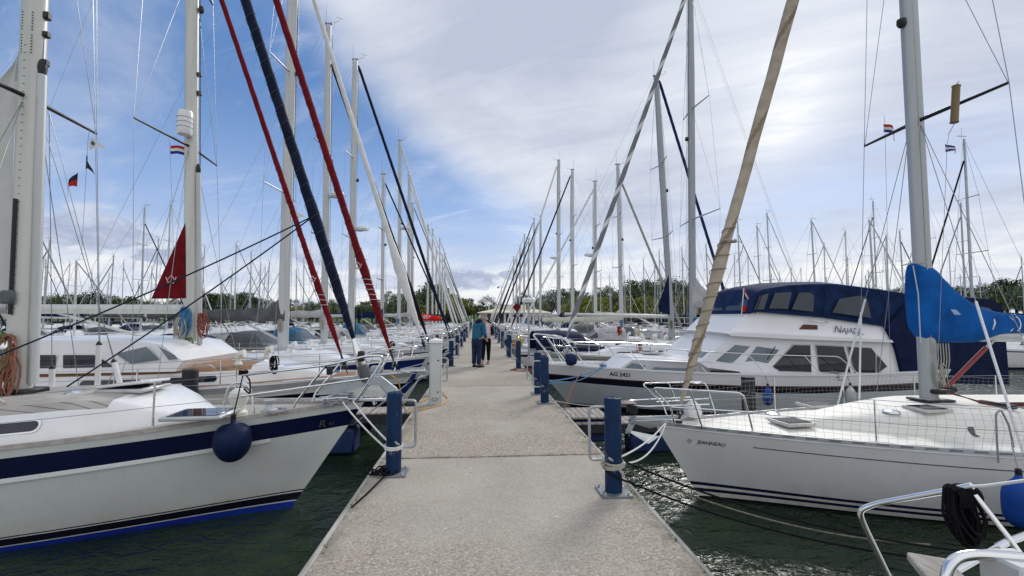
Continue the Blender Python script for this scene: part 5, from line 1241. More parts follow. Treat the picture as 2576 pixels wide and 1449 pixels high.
# ------------------------------------------------------------------ the rest of the two rows
def yacht(name_label, bow, aft, L, B, fb, fm, hull, deckm, cab, mast, fs, boom=None, hood=None, grp=None, p=1.85, st=True, lod=1, sideband=None, extra=None, ov=.8, anchor=True, inner=None, rail=None, wins=None, winm=None, hatchn=2, netting=False, wh=.62):
    b = Boat(bow, aft, L, B, fb, fm, ov=ov, p=p)
    b.root('sailing_yacht', label=name_label, cat='sailing yacht', group=grp)
    b.hull(*hull); b.deck(deckm, drop=.0)
    b.rail(rail or alu, h=.045, w=.035, off=.01)
    x0, x1, h, sm, tm_, w, ramp = cab
    b.cabin(x0, x1, h, sm, tm_, w=w, ramp=ramp, inset=.5)
    for (a, c) in (wins if wins is not None else [(lerp(x0, x1, .35), lerp(x0, x1, .55)), (lerp(x0, x1, .62), lerp(x0, x1, .82))]): b.window(a, c, .32, .72, winm or glass, frame=None, rnd=.45)
    for i in range(hatchn): b.hatch(lerp(x0, x1, .25 + .3 * i), 0, b.ctop(lerp(x0, x1, .25 + .3 * i)) - .03, .5, .5)
    if st:
        b.pulpit(1.35, .62, .1 if anchor else .0)
        b.stanchions([2.1 + 1.9 * i for i in range(int((L - 2.6) / 1.9) + 1)], wh, start=(1.1, b.hb(1.1 / L) - .03, b.dz(1) + wh), wr=.0045)
    xm, top, r, rake, spr = mast[:5]; kw = mast[5] if len(mast) > 5 else {}
    b.rig(xm, top, b.ctop(xm), r=r, rake=rake, spr=spr, **kw)
    if fs:
        mats, r0, r1, frac, fr_, x_, zoff = fs[:7]; k2 = fs[7] if len(fs) > 7 else {}
        k2 = dict(k2); ab = k2.pop('ab', None)
        if ab: b.furled((ab[0], 0, ab[1]), b.at(ab[2]) - Vector((r * 1.4, 0, 0)), mats, r0, r1, frac=frac, **k2)
        else: b.furled((x_, 0, b.dz(0) + zoff), b.at(lerp(b.zb, top, fr_) - .05) - Vector((r * 1.4, 0, 0)), mats, r0, r1, frac=frac, **k2)
    if boom: b.boom(*boom[0], **boom[1])
    if hood:
        hx0, hx1, hw, hh, hm = hood; b.hood(hx0, hx1, hw, b.dz(hx0) + .25, hh, hm)
    # wheel pedestal, winches, stern rail
    for s_ in (1, -1):
        y = b.hb(.97) - .1; m = MB()
        m.tube(fillet([(L - 1.2, s_ * y, b.dz(L)), (L - 1.2, s_ * y, b.dz(L) + .62), (L - .15, s_ * y * .92, b.dz(L) + .62), (L - .15, s_ * y * .3, b.dz(L) + .62), (L - .15, s_ * y * .3, b.dz(L))], .12), .014, 6)
        m.build('stern_rail', steel, b.o)
    if anchor: b.anchor(.8)
    for s_ in (1, -1):
        for xx in (x1 + .25, x1 - .9): MB().lathe([(.075, 0), (.06, .04), (.045, .09), (.065, .13), (.02, .14)], (xx, s_ * (b.cw if b.cw < 5 else 1.0) * .95, b.dz(xx) + (.28 if xx > x1 else b.ch)), 10).build('winch', steel, b.o)
    if lod:
        rg = random.Random(int(bow[1] * 7)); cw_ = min(b.cw, 1.3)
        for s_ in (1, -1):
            c = Vector((x0 + ramp + .5, s_ * cw_ * .55, b.ctop(x0 + ramp + .5) - .03))
            v = MB().lathe([(.09, 0), (.09, .04), (.06, .07), (.06, .13)], c, 12).tube([c + Vector((0, 0, .12)), c + Vector((0, 0, .20)), c + Vector((-.05, 0, .26)), c + Vector((-.14, 0, .27))], [.06, .065, .08, .10], 10)
            v.build('dorade_vent', rg.choice([white, cream]), b.o)
            zz = b.ctop(x0 + 3) - .02
            MB().tube(fillet([(x0 + ramp + .9, s_ * cw_ * .72, zz - .04), (x0 + ramp + 1., s_ * cw_ * .72, zz + .04), (x1 - .9, s_ * cw_ * .72, zz + .06), (x1 - .8, s_ * cw_ * .72, zz - .04)], .05), .016, 6).build('handrail', rg.choice([steel, woodrail, teakb]), b.o)
        for k in range(3): MB().tube([b.at(top - .5) + Vector((-.16, .05 * (k - 1), 0)), b.at(b.zb + .3) + Vector((-.2 - .03 * k, .07 * (k - 1), 0))], .005, 4).build('halyard', rg.choice([ropeg, ropeo, ropeb]), b.o)
        MB().tube([Vector((L - .16, .55 + .17 * math.cos(a), b.dz(L) + .45 + .2 * math.sin(a))) for a in [R(-60 + 300 * k / 12) for k in range(13)]], .055, 8).build('horseshoe_buoy', rg.choice([white, mat('buoy_yellow', (.6, .42, .04), .7), mat('buoy_orange', (.5, .12, .02), .7)]), b.o)
        MB().cbox((x1 + .9, 0, b.dz(x1) + .12), (1.7, 1.0, .18), .03).build('cockpit_shade_block', mat('cockpit_shadow_grey', (.12, .12, .12), .8), b.o)  # solid box; the shade of the open cockpit is put into its dark colour
        for k in range(2): MB().tube(coil((.9 + 1.2 * k, (.3 - .6 * k) * min(1, b.hb(.15)), b.dz(1) + .05), .13, .03, 3, k + int(bow[1])), .012, 5).build('rope_coil', rg.choice([ropew, ropeb, ropeg, ropebl]), b.o)
        MB().cbox((.95, 0, b.dz(.95) + .11), (.3, .24, .18), .03).build('windlass', rg.choice([steel, alud]), b.o)
    if lod: MB().tube(coil(b.at(b.zb + .9) + Vector((.05, b.near * .14, 0)), .2, .06, 5, int(bow[1]), 'y'), .014, 5).build('rope_coil', random.Random(bow[1]).choice([ropebl, roperd, ropeo, ropegr]), b.o)
    return b
wh_hull = lambda low=None, high=None, main=white: (low or [(.10, navy), (.14, white), (.17, navy)], high or [(.10, white), (.05, navy)], main)

# L2: teak decked cutter with the red furled sails
L2 = yacht('teak decked yacht with two dark red furled sails and a red sail corner', (-1.62, 12.0), -1, 13.6, 4.1, 1.45, 1.22,
           ([(.12, blackp)], [(.13, mat('grey_bulwark', (.40, .41, .42), .45, .2, var=.15)), (.12, mat('grey_side', (.62, .62, .58), .4)), (.025, white), (.30, blackp)], blackp), teakb, (1.9, 9.8, .42, white, teakb, 1.35, 1.6),
           (5.5, 18.0, .118, .6, ((.335, 1.6), (.62, 1.3), (.82, .9)), dict(spm=blackm, wr=.006, m_=mat('cream_mast', (0, 0, 0)))), None,
           boom=((3.05, 5.0), dict(m_=mat('cream_mast', (0, 0, 0)), r=.115, vfrac=.62)), wins=[(4.3, 5.35), (5.75, 7.0)], rail=white, hatchn=1, ov=1.1)
b = L2; z0 = b.dz(0)
f = b.furled((.61, 0, 1.96), b.at(17.69) - Vector((.16, 0, 0)), redc, .085, .085, pitch=.5, rope=(mat('crimson_line', (.35, .05, .05), .9), 7.5, .3, .005), n=110, bulge=(2.3, .35, .5), seed=2)
for k in range(5): MB().tube(coil(Vector((.61, 0, 1.96)).lerp(b.at(17.69) - Vector((.16, 0, 0)), (1.45 + .14 * k) / 17), .115, .02, 1, k, 'z', .0), .007, 5).build('lashing', ropew, f)
f2 = b.furled((1.86, 0, 1.92), b.at(12.96) - Vector((.16, 0, 0)), redc, .07, .06, pitch=.5, rope=(mat('crimson_line', (0, 0, 0)), 5., .3, .005), n=90, bulge=(1.9, .25, .4), seed=5)
for k in range(3): MB().tube(coil(Vector((1.86, 0, 1.92)).lerp(b.at(12.96) - Vector((.16, 0, 0)), (1.35 + .14 * k) / 12), .095, .02, 1, k, 'z', .0), .006, 5).build('lashing', ropew, f2)
def crown(parent, c, s_, ux=Vector((1, 0, 0)), mt=None):
    pts = [(-1, .5), (-.62, -.1), (-.4, .35), (-.0, .9), (.4, .35), (.62, -.1), (1, .5), (.6, -.55), (-.6, -.55), (-1, .5)]
    up = Vector((0, 0, 1)); m = MB().tube([Vector(c) + ux * u * s_ + up * v * s_ for u, v in pts], .012, 4).tube([Vector(c) + ux * u * s_ + up * v * s_ for u, v in ((-.55, -.72), (.55, -.72))], .012, 4)
    return m.build('emblem', mt or mat('pale_emblem', (.62, .45, .45), .8), parent)
a = b.pix(466, 560, .12); c = b.pix(386, 752, .2); d = b.pix(468, 750, .12); rows = []
for i in range(9):
    t = i / 8; p_, q_ = a.lerp(d, t), a.lerp(c, t); rows.append([p_.lerp(q_, j / 5) + Vector((0, -b.near * .08 * math.sin(j * .9) * t, .05 * math.sin(math.pi * t) * 0)) for j in range(6)])
ms = MB().loft(rows, False).build('mainsail_corner', redc, b.o); crown(ms, b.pix(430, 703, .30), .12, Vector((1, 0, 0)))
crown(f, b.pix(900, 668, .17), .10); crown(f2, b.pix(786, 702, .14), .085)
# windscreen deckhouse of L2
def l2house():
    b = L2; w = 1.30
    pp = [(455, 908), (440, 900), (398, 868), (330, 858), (60, 856), (-120, 860), (-120, 945), (440, 935)]
    pts = [b.pix(px, py, w) for px, py in pp]; rings = []
    for k in (1, .85, .4, -.4, -.85, -1): rings.append([Vector((p.x, p.y * k * (1 - .10 * clamp((p.z - 1.6) / .6)), p.z + (.06 * (1 - k * k) if p.z > 1.9 else 0))) for p in pts])
    h = MB().loft(rings, True, True).build('deckhouse', white, b.o, 30)
    for q, g_ in (([(292, 890), (368, 872), (402, 905), (330, 915)], glassl), ([(400, 872), (440, 893), (448, 903), (425, 905)], glassl), ([(160, 893), (238, 893), (290, 923), (160, 926)], glass), ([(20, 893), (140, 893), (140, 926), (20, 926)], glass)):
        MB().poly([b.pix(px, py, w * .955 + .02) for px, py in q], (0, b.near * .015, 0)).build('window', g_, h)
    MB().poly([b.pix(420, 925, .9), b.pix(540, 930, .9), b.pix(530, 922, -.2), b.pix(445, 918, -.2)]).build('solar_panel', solar, b.o)
    for px, py in ((486, 345),):
        c = b.at(7.7) + Vector((-.0, b.near * .26, .0))
        r_ = MB().lathe([(.05, -.32), (.15, -.30), (.17, -.24), (.17, .24), (.15, .30), (.05, .32)], c, 16).build('radar_reflector', white, b.o)
        for zz in (-.12, .0, .12): MB().tube([c + Vector((.172 * math.cos(q), .172 * math.sin(q), zz)) for q in [2 * math.pi * i / 16 for i in range(16)]], .008, 4, True).build('band', alud, r_)
    a0 = b.at(b.zb + .45) + Vector((-.26, b.near * .06, 0)); a1 = b.at(6.5) + Vector((-.2, b.near * .05, 0))
    s_ = MB().tube([a0, a1], .055, 10).build('spinnaker_pole', alu, b.o); MB().lathe([(.04, 0), (.055, .1), (.04, .2), (.02, .24)], a1, 10).build('pole_end', blackm, s_)
    for i, (dx, z, mm) in enumerate(((-.02, 2.85, ropebl), (.12, 2.65, ropeo), (-.4, 2.75, roperd), (-.05, 2.15, ropegr), (.02, 2.9, ropebl), (.0, 2.0, ropegr))):
        MB().tube(coil(b.at(z) + Vector((dx, b.near * .2, 0)), .27, .06, 6, i + 31, 'y', .4), .015, 5).build('rope_coil', mm, b.o)
    for (dz_, h) in ((8.6, .12), (9.1, .1)): MB().cbox(b.at(dz_) + Vector((-.18, 0, 0)), (.12, .1, h), .02).build('mast_fitting', blackm, b.o)
l2house()
add_fender(L2.W_((5.9, L2.near * (L2.hb(.43) + .13), 1.42)), .15, .42, fendb, 'small bright blue fender beside the dark pile on the teak decked yacht', L2.W_((5.9, L2.near * (L2.hb(.43) - .02), 1.75)), lm=ropeg, group='fenders')

L3 = yacht('royal blue hulled yacht with white furled foresail and grey boom cover', (-1.80, 16.3), -1, 12.6, 4.0, 1.45, 1.2,
           ([(.12, blackp), (.16, white)], [(.05, white), (.22, mat('royal_sheer', (.01, .025, .14), .3))], royal), white, (2.4, 9, .42, white, white, 1.3, 1.4),
           (4.87, 19.2, .135, .05, ((.31, 1.3), (.56, 1.2), (.8, .8)), dict(spm=alu)), (whites, .10, .07, 0, .985, .25, .62, dict(bulge=(2.4, .9, .9), ab=(.2, 2.19, 15.99))),
           boom=((2.75, 4.4), dict(cover=greyc, stack=.45, topup=.55, tilt=.15)), hood=(6.9, 8.6, 1.35, .85, navyc), rail=white)
L4 = yacht('white yacht with a black furled foresail and masthead above the white one', (-1.55, 20.7), -1, 12.4, 3.9, 1.45, 1.2, wh_hull(main=hullgrey), mat('grey_nonslip_deck', (.44, .46, .47), .8), (2.2, 9, .4, white, white, 1.3, 1.5),
           (5.18, 16.2, .11, .15, ((.32, 1.2), (.60, 1.1)), dict(radar=(8.3,), spm=blackm)), (blacks, .095, .07, 0, .93, .3, .50, dict(bulge=(2.0, .35, .8), ab=(.74, 2.04, 14.34))),
           boom=((2.9, 4.6), dict(cover=lgreyc, stack=.25)), hood=(7.1, 8.6, 1.35, .8, greyc))
MB().lathe([(.16, -.2), (.13, 0), (.05, .22), (.03, .24)], (.26, 0, L4.dz(0) + .38), 14).build('sail_boot', blackm, L4.o)
L5 = yacht('white yacht with a dark navy furled foresail and wide masthead bracket', (-1.5, 25), -1, 12.6, 3.9, 1.4, 1.2, wh_hull(low=[(.1, blackp)], high=[(.12, white), (.04, blackp)], main=blackp), teakg, (2.2, 9, .4, white, cream, 1.3, 1.5),
           (5.24, 17.0, .125, .1, ((.35, 1.2), (.64, 1.0)), dict(radar=(7.6,), spm=alu)), (navys, .085, .075, 0, .975, .35, .5, dict(ab=(.14, 2.12, 16.7))),
           boom=((2.9, 4.8), dict(cover=None)), hood=(7.2, 8.8, 1.35, .85, tealc))
L6 = yacht('white yacht with thin masthead pole and a navy boom cover in the left row', (-1.5, 30.8), -1, 11.2, 3.6, 1.35, 1.1, wh_hull(), white, (2.0, 8, .4, white, white, 1.2, 1.4),
           (4.8, 12.4, .085, .1, ((.34, 1.0), (.65, .8)), dict(spm=blackm)), (navys, .05, .05, 0, .95, .3, .5),
           boom=((2.85, 4.2), dict(cover=navyc, stack=.36, topup=.45)), hood=(6.6, 8.2, 1.2, .8, lgreyc), hatchn=1)
L7 = yacht('white yacht with teal sprayhood and a slim tall mast in the left row', (-1.5, 36.6), -1, 12.2, 3.8, 1.4, 1.15, wh_hull(low=[(.1, blue)], main=navy), teakb, (2.2, 9, .42, white, white, 1.25, 1.4),
           (4.7, 17.0, .10, .15, ((.45, 1.1), (.72, .9)), dict(radar=(9.9,), spm=alu)), (whites, .09, .07, 0, .97, .3, .5),
           boom=((2.95, 4.6), dict(cover=None)), hood=(6.9, 8.7, 1.3, .95, tealc), hatchn=1)
L8 = yacht('white yacht with twin grey furled sails, eighth from the camera in the left row', (-1.5, 43), -1, 12, 3.8, 1.4, 1.15, wh_hull(), white, (2.2, 9, .42, white, white, 1.25, 1.4),
           (4.9, 16.1, .11, .15, ((.35, 1.1), (.66, .9)), dict(spm=alu)), (whites, .085, .065, 0, .93, .3, .5), boom=((2.9, 4.2), dict(cover=lgreyc)), hatchn=1)
L9 = yacht('yacht with a bright red boom cover carrying white letters', (-1.5, 52), -1, 12, 3.8, 1.4, 1.15, wh_hull(), white, (2.2, 9, .42, white, white, 1.25, 1.4),
           (5.9, 15.7, .11, .1, ((.35, 1.1), (.66, .9)), dict(spm=blackm)), (greys, .085, .065, 0, .97, .3, .5), hatchn=1)
# red cover boom reaching over toward the walkway
b = L9
cvr = MB().tube([b.at(2.9) + Vector((-.2, b.near * .2, 0)), b.at(2.75) + Vector((-1.6, b.near * .5, 0)), b.at(2.6) + Vector((-3.2, b.near * .8, 0))], [.30, .36, .26], 12).build('boom_cover', redb, b.o)
vs, fs_ = text_geo('VITA', .5, .3, 0, .01); o_ = b.at(2.62) + Vector((-1.1, b.near * .85, 0)); MB().add([Vector((o_.x - v.x, o_.y + b.near * .05, o_.z + v.y)) for v in vs], fs_).build('lettering', white, cvr, smooth=False)
L10 = yacht('yacht with a black cover with yellow letters at the bow rail', (-1.5, 59), -1, 11.5, 3.7, 1.4, 1.15, wh_hull(low=[(.1, blackp)]), white, (2.2, 8.4, .42, white, white, 1.25, 1.4),
           (4.9, 14.6, .1, .1, ((.35, 1.1), (.66, .9)), dict(spm=blackm)), (whites, .085, .065, 0, .97, .3, .5), hatchn=0)
cvr = MB().tube([L10.at(2.9) + Vector((0, 0, 0)), L10.at(2.6) + Vector((-3.0, L10.near * .9, 0))], [.3, .42], 12).build('boom_cover', blacks, L10.o)
vs, fs_ = text_geo('NYDC', .55, .2, 0, .012); o_ = L10.at(2.55) + Vector((-1.0, L10.near * 1.0, 0)); MB().add([Vector((o_.x - v.x, o_.y, o_.z + v.y)) for v in vs], fs_).build('lettering', mat('yellow_letters', (.55, .5, .03), .6), cvr, smooth=False)
rowL = [(65, 15.2, whites), (71, 13.5, whites), (77, 16, greys), (83, 14, navys), (89, 15, whites)]
rowR = [(50, 14.0, navys), (56, 15.0, blacks), (62, 13.5, navys), (68, 15.2, whites), (75, 14.5, greys), (82, 13.2, whites), (89, 14.6, whites)]
def row_boat(lab, sd_, y, top, fm_):
    hc = [white, navy, hullgrey, royal, white][int(y) % 5]; dk_c = [teakb, white, teakg, cream][int(y) % 4]; hd_c = [navyc, greyc, tealc, lgreyc, blacks][int(y * 3) % 5]
    b = yacht(lab, (sd_ * (1.9 if sd_ > 0 else 1.5), y), sd_, 11.6, 3.7, 1.35, 1.1, wh_hull(main=hc), dk_c, (2.2, 8.4, .4, white, white, 1.2, 1.4), (4.9, top, .1, .1, ((.35, 1.1), (.66, .9)), dict(near=False, light=False, extra_wires=False)),
              (fm_, .085, .065, 0, .97, .3, .5, dict(n=12)), hatchn=0, lod=0, boom=((2.9, 4.2), dict(cover=navyc if y % 2 else lgreyc, vang=False)), anchor=False, st=y < 65, hood=(6.6, 8.3, 1.2, .85, hd_c))
    return b
for i, (y, top, fm_) in enumerate(rowL): row_boat('small far white yacht, number %s from the camera in the left row' % ['eleven', 'twelve', 'thirteen', 'fourteen', 'fifteen'][i], -1, y, top, fm_)

# right row
R3 = yacht('white yacht with a grey and white striped furled foresail and pale grey boom cover', (2.75, 19), 1, 12.4, 3.8, 1.35, 1.15,
           ([(.1, navy)], [(.14, mat('beige_band', (.42, .41, .34), .5)), (.03, navy)], hullgrey), white, (2.0, 9.4, .55, white, white, 1.3, 2.0),
           (6.39, 17.6, .115, .3, ((.335, 1.8), (.645, 1.2)), dict(spm=alud, m_=mat('grey_mast', (.33, .35, .38), .45, .3, stretch=(6, 6, .4)))),
           ([mat('mid_grey_sailcloth', (.20, .205, .22), .8, var=.15), whites], .108, .09, .28, .985, .55, .35, dict(pitch=1.5, seed=3, n=330, ab=(.94, 1.97, 17.41))),
           boom=((3.35, 5.0), dict(cover=lgreyc, stack=.75, topup=.9, tilt=-.15)), wins=[(2.9, 3.9), (4.4, 5.4), (6.0, 7.6)], winm=mat('maroon_window', (.10, .025, .03), .15), hatchn=1)
R4 = yacht('yacht moored stern to the walkway under a big navy cockpit tent', (13.6, 23.5), -1, 11.6, 3.8, 1.35, 1.1, wh_hull(high=[(.1, white), (.12, mat('maroon_hull_band', (.06, .01, .02), .3))]), white, (2.2, 8.2, .42, white, white, 1.2, 1.4),
           (3.4, 15.9, .12, .6, ((.385, 1.4), (.66, 1.1)), dict(spm=alud, m_=mat('grey_mast', (0, 0, 0)))), ([mat('navy_furled_blue', (.015, .025, .10), .8)], .075, .075, 0, .88, .4, .6, dict(ab=(-.15 + .353 * -2.6 + .9, 1.95, 15.7))),
           boom=((2.86, 5.6), dict(cover=None, r=.09, tilt=.12)), hood=None, hatchn=1)
b = R4
hd = b.hood(6.9, 10.8, 1.5, 1.12, 1.05, navyc, lean=.3); 
ms = MB(); a = b.pix(1678, 648, .1); c = b.pix(1656, 762, .1); d = b.pix(1682, 782, .1)
MB().poly([b.pix(1682, 690, .1), b.pix(1655, 770, .12), b.pix(1657, 784, .12), b.pix(1685, 792, .1)], (0, .02, 0)).build('mainsail_corner', navyc, b.o)
R5 = yacht('yacht moored stern to the walkway with a long beige boom cover', (13.2, 28), -1, 11, 3.7, 1.35, 1.1, wh_hull(), white, (2.2, 8, .42, white, white, 1.2, 1.4),
           (4.27, 12.5, .095, .1, ((.4, 1.1), (.7, .9)), dict(spm=alud)), ([mat('grey_green_sail', (.34, .35, .30), .8)], .08, .065, 0, .92, .3, .5),
           boom=((2.62, 4.9), dict(cover=beigec, stack=.38, topup=.5)), hood=(6.6, 8.3, 1.25, .8, white), hatchn=0)
R6 = yacht('white yacht with a radar dome on a slender mast in the right row', (2.6, 33), 1, 11.6, 3.7, 1.35, 1.1, wh_hull(), white, (2.2, 8.4, .42, white, white, 1.2, 1.4),
           (5.95, 12.9, .095, .1, ((.4, 1.1), (.7, .9)), dict(spm=alud, radar=(7.4,))), ([whites], .07, .06, 0, .95, .3, .5), boom=((2.9, 4.4), dict(cover=beigec)), hood=(7, 8.5, 1.2, .8, greyc), hatchn=0)
R7 = yacht('white yacht with a thin dark furled sail leaning to the walkway', (2.4, 38), 1, 11.6, 3.7, 1.35, 1.1, wh_hull(), white, (2.2, 8.4, .42, white, white, 1.2, 1.4),
           (5.5, 15.4, .11, .1, ((.4, 1.1), (.7, .9)), dict(spm=alud)), ([navys], .075, .06, 0, .97, .3, .5), boom=((2.9, 4.4), dict(cover=navyc)), hatchn=0)
R8 = yacht('yacht with the tallest mast among the far boats of the right row', (2.4, 44), 1, 12.6, 3.9, 1.4, 1.15, wh_hull(), white, (2.2, 9, .42, white, white, 1.2, 1.4),
           (5.4, 18.3, .13, .1, ((.3, 1.2), (.55, 1.1), (.8, .8)), dict(spm=alud, radar=(8.6,))), ([whites], .085, .07, 0, .97, .3, .5), boom=((2.9, 4.6), dict(cover=navyc)), hatchn=0)
for i, (y, top, fm_) in enumerate(rowR): row_boat('small far white yacht, number %s from the camera in the right row' % ['nine', 'ten', 'eleven', 'twelve', 'thirteen', 'fourteen', 'fifteen'][i], 1, y, top, fm_)
# grey cabin boat and radar pole boat by the right edge
def cabin_boat(bow, L, W_, H, lab, m1, mc, aft=1):
    b = Boat(bow, aft, L, W_, 1.2, 1.0, ov=.5, p=1.8); b.root('cabin_boat', label=lab, cat='motor boat')
    b.hull([(.1, navy)], [(.08, white), (.05, navy)], m1); b.deck(white)
    b.cabin(L * .22, L * .8, H, white, white, w=W_ * .36, ramp=.9, inset=.3); b.window(L * .38, L * .56, .35, .8, glass, rnd=.25); b.window(L * .6, L * .74, .35, .8, glass, rnd=.25)
    b.hood(L * .55, L * .97, W_ * .38, b.dz(L * .6) + .3, .95, mc); b.pulpit(1.1, .55, .0)
    return b
CB = cabin_boat((2.3, 29.3 + 5.6), 7.2, 2.7, .5, 'grey hulled cabin cruiser with a grey tent far up the right row', mat('grey_boat_paint', (.28, .31, .34), .3), greyc)
CB2 = cabin_boat((2.3, 26.0), 6.2, 2.3, .45, 'small white cabin boat between the twin bollards and the pavilion', white, lgreyc)
# radar dome on its pole and the red diamond board
pp = P(1375, 860, Y=21.5); zt = P(1328, 755, Y=21.5); x_ = P(1330, 755, Y=21.5).x
o = empty('radar_mast', (x_, 21.5, .9), label='grey pole carrying a flat white radar dome beside the right edge', cat='radar mast')
MB().tube([(0, 0, 0), (0, 0, zt.z - .9 - .12)], .045, 8).build('pole', alud, o)
MB().lathe([(.20, -.12), (.31, -.10), (.33, -.02), (.30, .08), (.26, .11), (.01, .12)], (0, 0, zt.z - .9), 20).build('radar_dome', white, o)
vs, fs_ = text_geo('Raymarine', .085, .15); MB().add([(v.x - .2, -.335, v.y + zt.z - .9 - .03) for v in vs], fs_).build('lettering', dk_ if False else mat('slate_lettering', (0, 0, 0)), o, smooth=False)
c = P(1300, 773, Y=24.5)
o = empty('marker_pole', (c.x, 24.5, .9), label='thin pole with a red diamond board left of the radar pole', cat='marker pole')
MB().tube([(0, 0, 0), (0, 0, c.z - .9 + .9)], .018, 6).build('pole', alud, o); MB().poly([(0, -.03, c.z - .9 + .24), (.24, -.03, c.z - .9), (0, -.03, c.z - .9 - .24), (-.24, -.03, c.z - .9)], (0, .02, 0)).build('board', redc, o)

# ------------------------------------------------------------------ far moorings
def far_kit(i):
    rd = random.Random(i + 40); L = rd.uniform(9.5, 12); top = 12.5
    b = Boat((0, 0), 1, L, 3.4, 1.3, 1.05, ov=.8); b.o = empty('sailing_yacht', (0, 0, 0), 0)
    hm = [white, white, navy, white, hullgrey, blackp][i]
    b.hull([(.1, navy if hm is not navy else white)], [(.1, white), (.06, navy)], hm, n=9)
    b.deck(white); b.cabin(2, L * .72, .45, white, white, w=1.1, ramp=1.4, inset=.5); b.window(L * .35, L * .62, .35, .7, glass, rnd=.3)
    cm_ = [navyc, greyc, lgreyc, navyc, tealc, beigec][i]
    b.hood(L * .58, L * .74, 1.1, 1.3, .75, cm_)
    xm = L * .42; zb = b.ctop(xm); m = MB().tube([(xm, 0, zb), (xm + .15, 0, top)], [.085, .06], 7)
    m.tube([(xm - .3, 0, top + .15), (xm + .3, 0, top + .15)], .02, 4).tube([(xm, 0, top), (xm, 0, top + .6)], .012, 4); m.build('mast', alud if i % 2 else alu, b.o)
    for fz in (.42, .7):
        z = lerp(zb, top, fz); MB().tube([(xm + .2, -1. * (1.3 - fz), z), (xm + .08, 0, z - .03), (xm + .2, 1. * (1.3 - fz), z)], .025, 4).build('spreader', alud, b.o)
    m = MB()
    for s_ in (1, -1):
        m.tube([(xm, s_ * 1.55, 1.1), (xm + .2, s_ * .85, lerp(zb, top, .42)), (xm + .2, s_ * .55, lerp(zb, top, .7)), (xm + .1, 0, top)], .009, 3, caps=False)
        m.tube([(xm, s_ * 1.5, 1.1), (xm + .1, 0, lerp(zb, top, .42))], .009, 3, caps=False)
    m.tube([(L, 0, 1.1), (xm + .15, 0, top)], .009, 3, caps=False); m.build('rigging', wirem, b.o)
    MB().tube([(.2, 0, 1.9), (xm + .05, 0, top * [.98, .88, .97, .9, .97, .9][i])], [.05, .045], 6).build('furled_sail', [whites, navys, greys, blacks, whites, greys][i], b.o)
    a = Vector((xm + .1, 0, 2.75)); bb = Vector((xm + 3.9, 0, 2.85))
    MB().tube([a, bb], .07, 6).build('boom', alu, b.o)
    if i != 2: MB().tube([a + Vector((-.15, 0, .22)), a.lerp(bb, .5) + Vector((0, 0, .14)), bb + Vector((0, 0, .05))], [.24, .18, .1], 8).build('sail_cover', cm_, b.o)
    m = MB()
    for s_ in (1, -1):
        for k in (.58, .32): m.tube([(.1, s_ * .2, 1.3 + k)] + [(x, s_ * (b.hb(x / L) - .05), b.dz(x) + k) for x in (1.2, 3, 5, 7, L - .2)], .012 if k > .5 else .007, 3, caps=False)
        for x in (1.2, 3, 5, 7, L - .3): m.tube([(x, s_ * (b.hb(x / L) - .05), b.dz(x)), (x, s_ * (b.hb(x / L) - .05), b.dz(x) + .58)], .012, 3)
    m.build('guard_rail', steel, b.o)
    return b.o, xm
kits = [far_kit(i) for i in range(6)]; used = [False] * 6; nfar = 0
rd = random.Random(23)
def far(xmast, y, top, aft, k=None, lab=None):
    k = rd.randrange(6) if k is None else k; o, xm = kits[k]
    if used[k]: o = copy_tree(o)
    used[k] = True
    o.location = (xmast - aft * xm, y, 0); o.rotation_euler = (0, 0, 0 if aft > 0 else math.pi); sc_ = top / 12.5
    for c in o.children:
        if c.name.split('.')[0] in ('mast', 'spreader', 'rigging', 'furled_sail'): c.scale = (1, 1, sc_)
    if lab: tag(o, lab, 'sailing yacht')
    else: tag(o, ('moored yacht seen beyond the left row as a mast and a strip of hull' if xmast < 0 else 'moored yacht seen beyond the right row as a mast and a strip of hull'), 'sailing yacht', 'far moored yachts left' if xmast < 0 else 'far moored yachts right')
taken = []
for (px, py, X, k, aft) in [(355, 520, -27, 1, -1), (420, 510, -27, 0, -1), (190, 655, -27.5, 2, -1), (1866, 556, 28, 1, -1), (1915, 566, 29, 0, -1), (1942, 535, 28, 4, -1), (2055, 553, 28, 0, -1), (2078, 612, 42, 2, 1), (2133, 580, 42, 0, 1), (2207, 505, 42, 1, 1),
                            (2236, 590, 42, 2, 1), (2345, 505, 42, 4, 1), (2395, 625, 64, 0, 1), (2430, 510, 40, 5, 1), (2447, 350, 28.5, 3, 1), (2278, 580, 42, 3, -1), (1148, 655, -9.2, 0, -1), (1160, 670, -7.5, 2, -1), (240, 690, -62, 0, 1)]:
    Y = X / (P(px, 796, Y=1).x); z = P(px, py, Y=Y).z
    if X < -20 or X > 20: far(X, Y, z, aft, k); taken.append((X, Y))
for X, aft in ((-28, -1), (-42, 1), (-64, -1), (-78, 1), (28, -1), (42, 1), (64, -1), (80, 1)):
    y = (22. if X > 0 else 17.) if abs(X) < 50 else 30.
    while y < 104:
        if all(abs(t[0] - X) > 3 or abs(t[1] - y) > 3.4 for t in taken) and rd.random() < (.86 if abs(X) < 50 else .75):
            far(X + rd.uniform(-1, 1), y, rd.uniform(8.8, 13.6) if y > 45 else rd.uniform(8.5, 11.), aft if rd.random() < .8 else -aft)
        y += rd.uniform(3.9, 4.8)
for X in (-35, -71, 35, 72):
    tag(MB().box((X, 62, .35), (2.2, 90, .9)).build('far_walkway', conc), kind='structure')

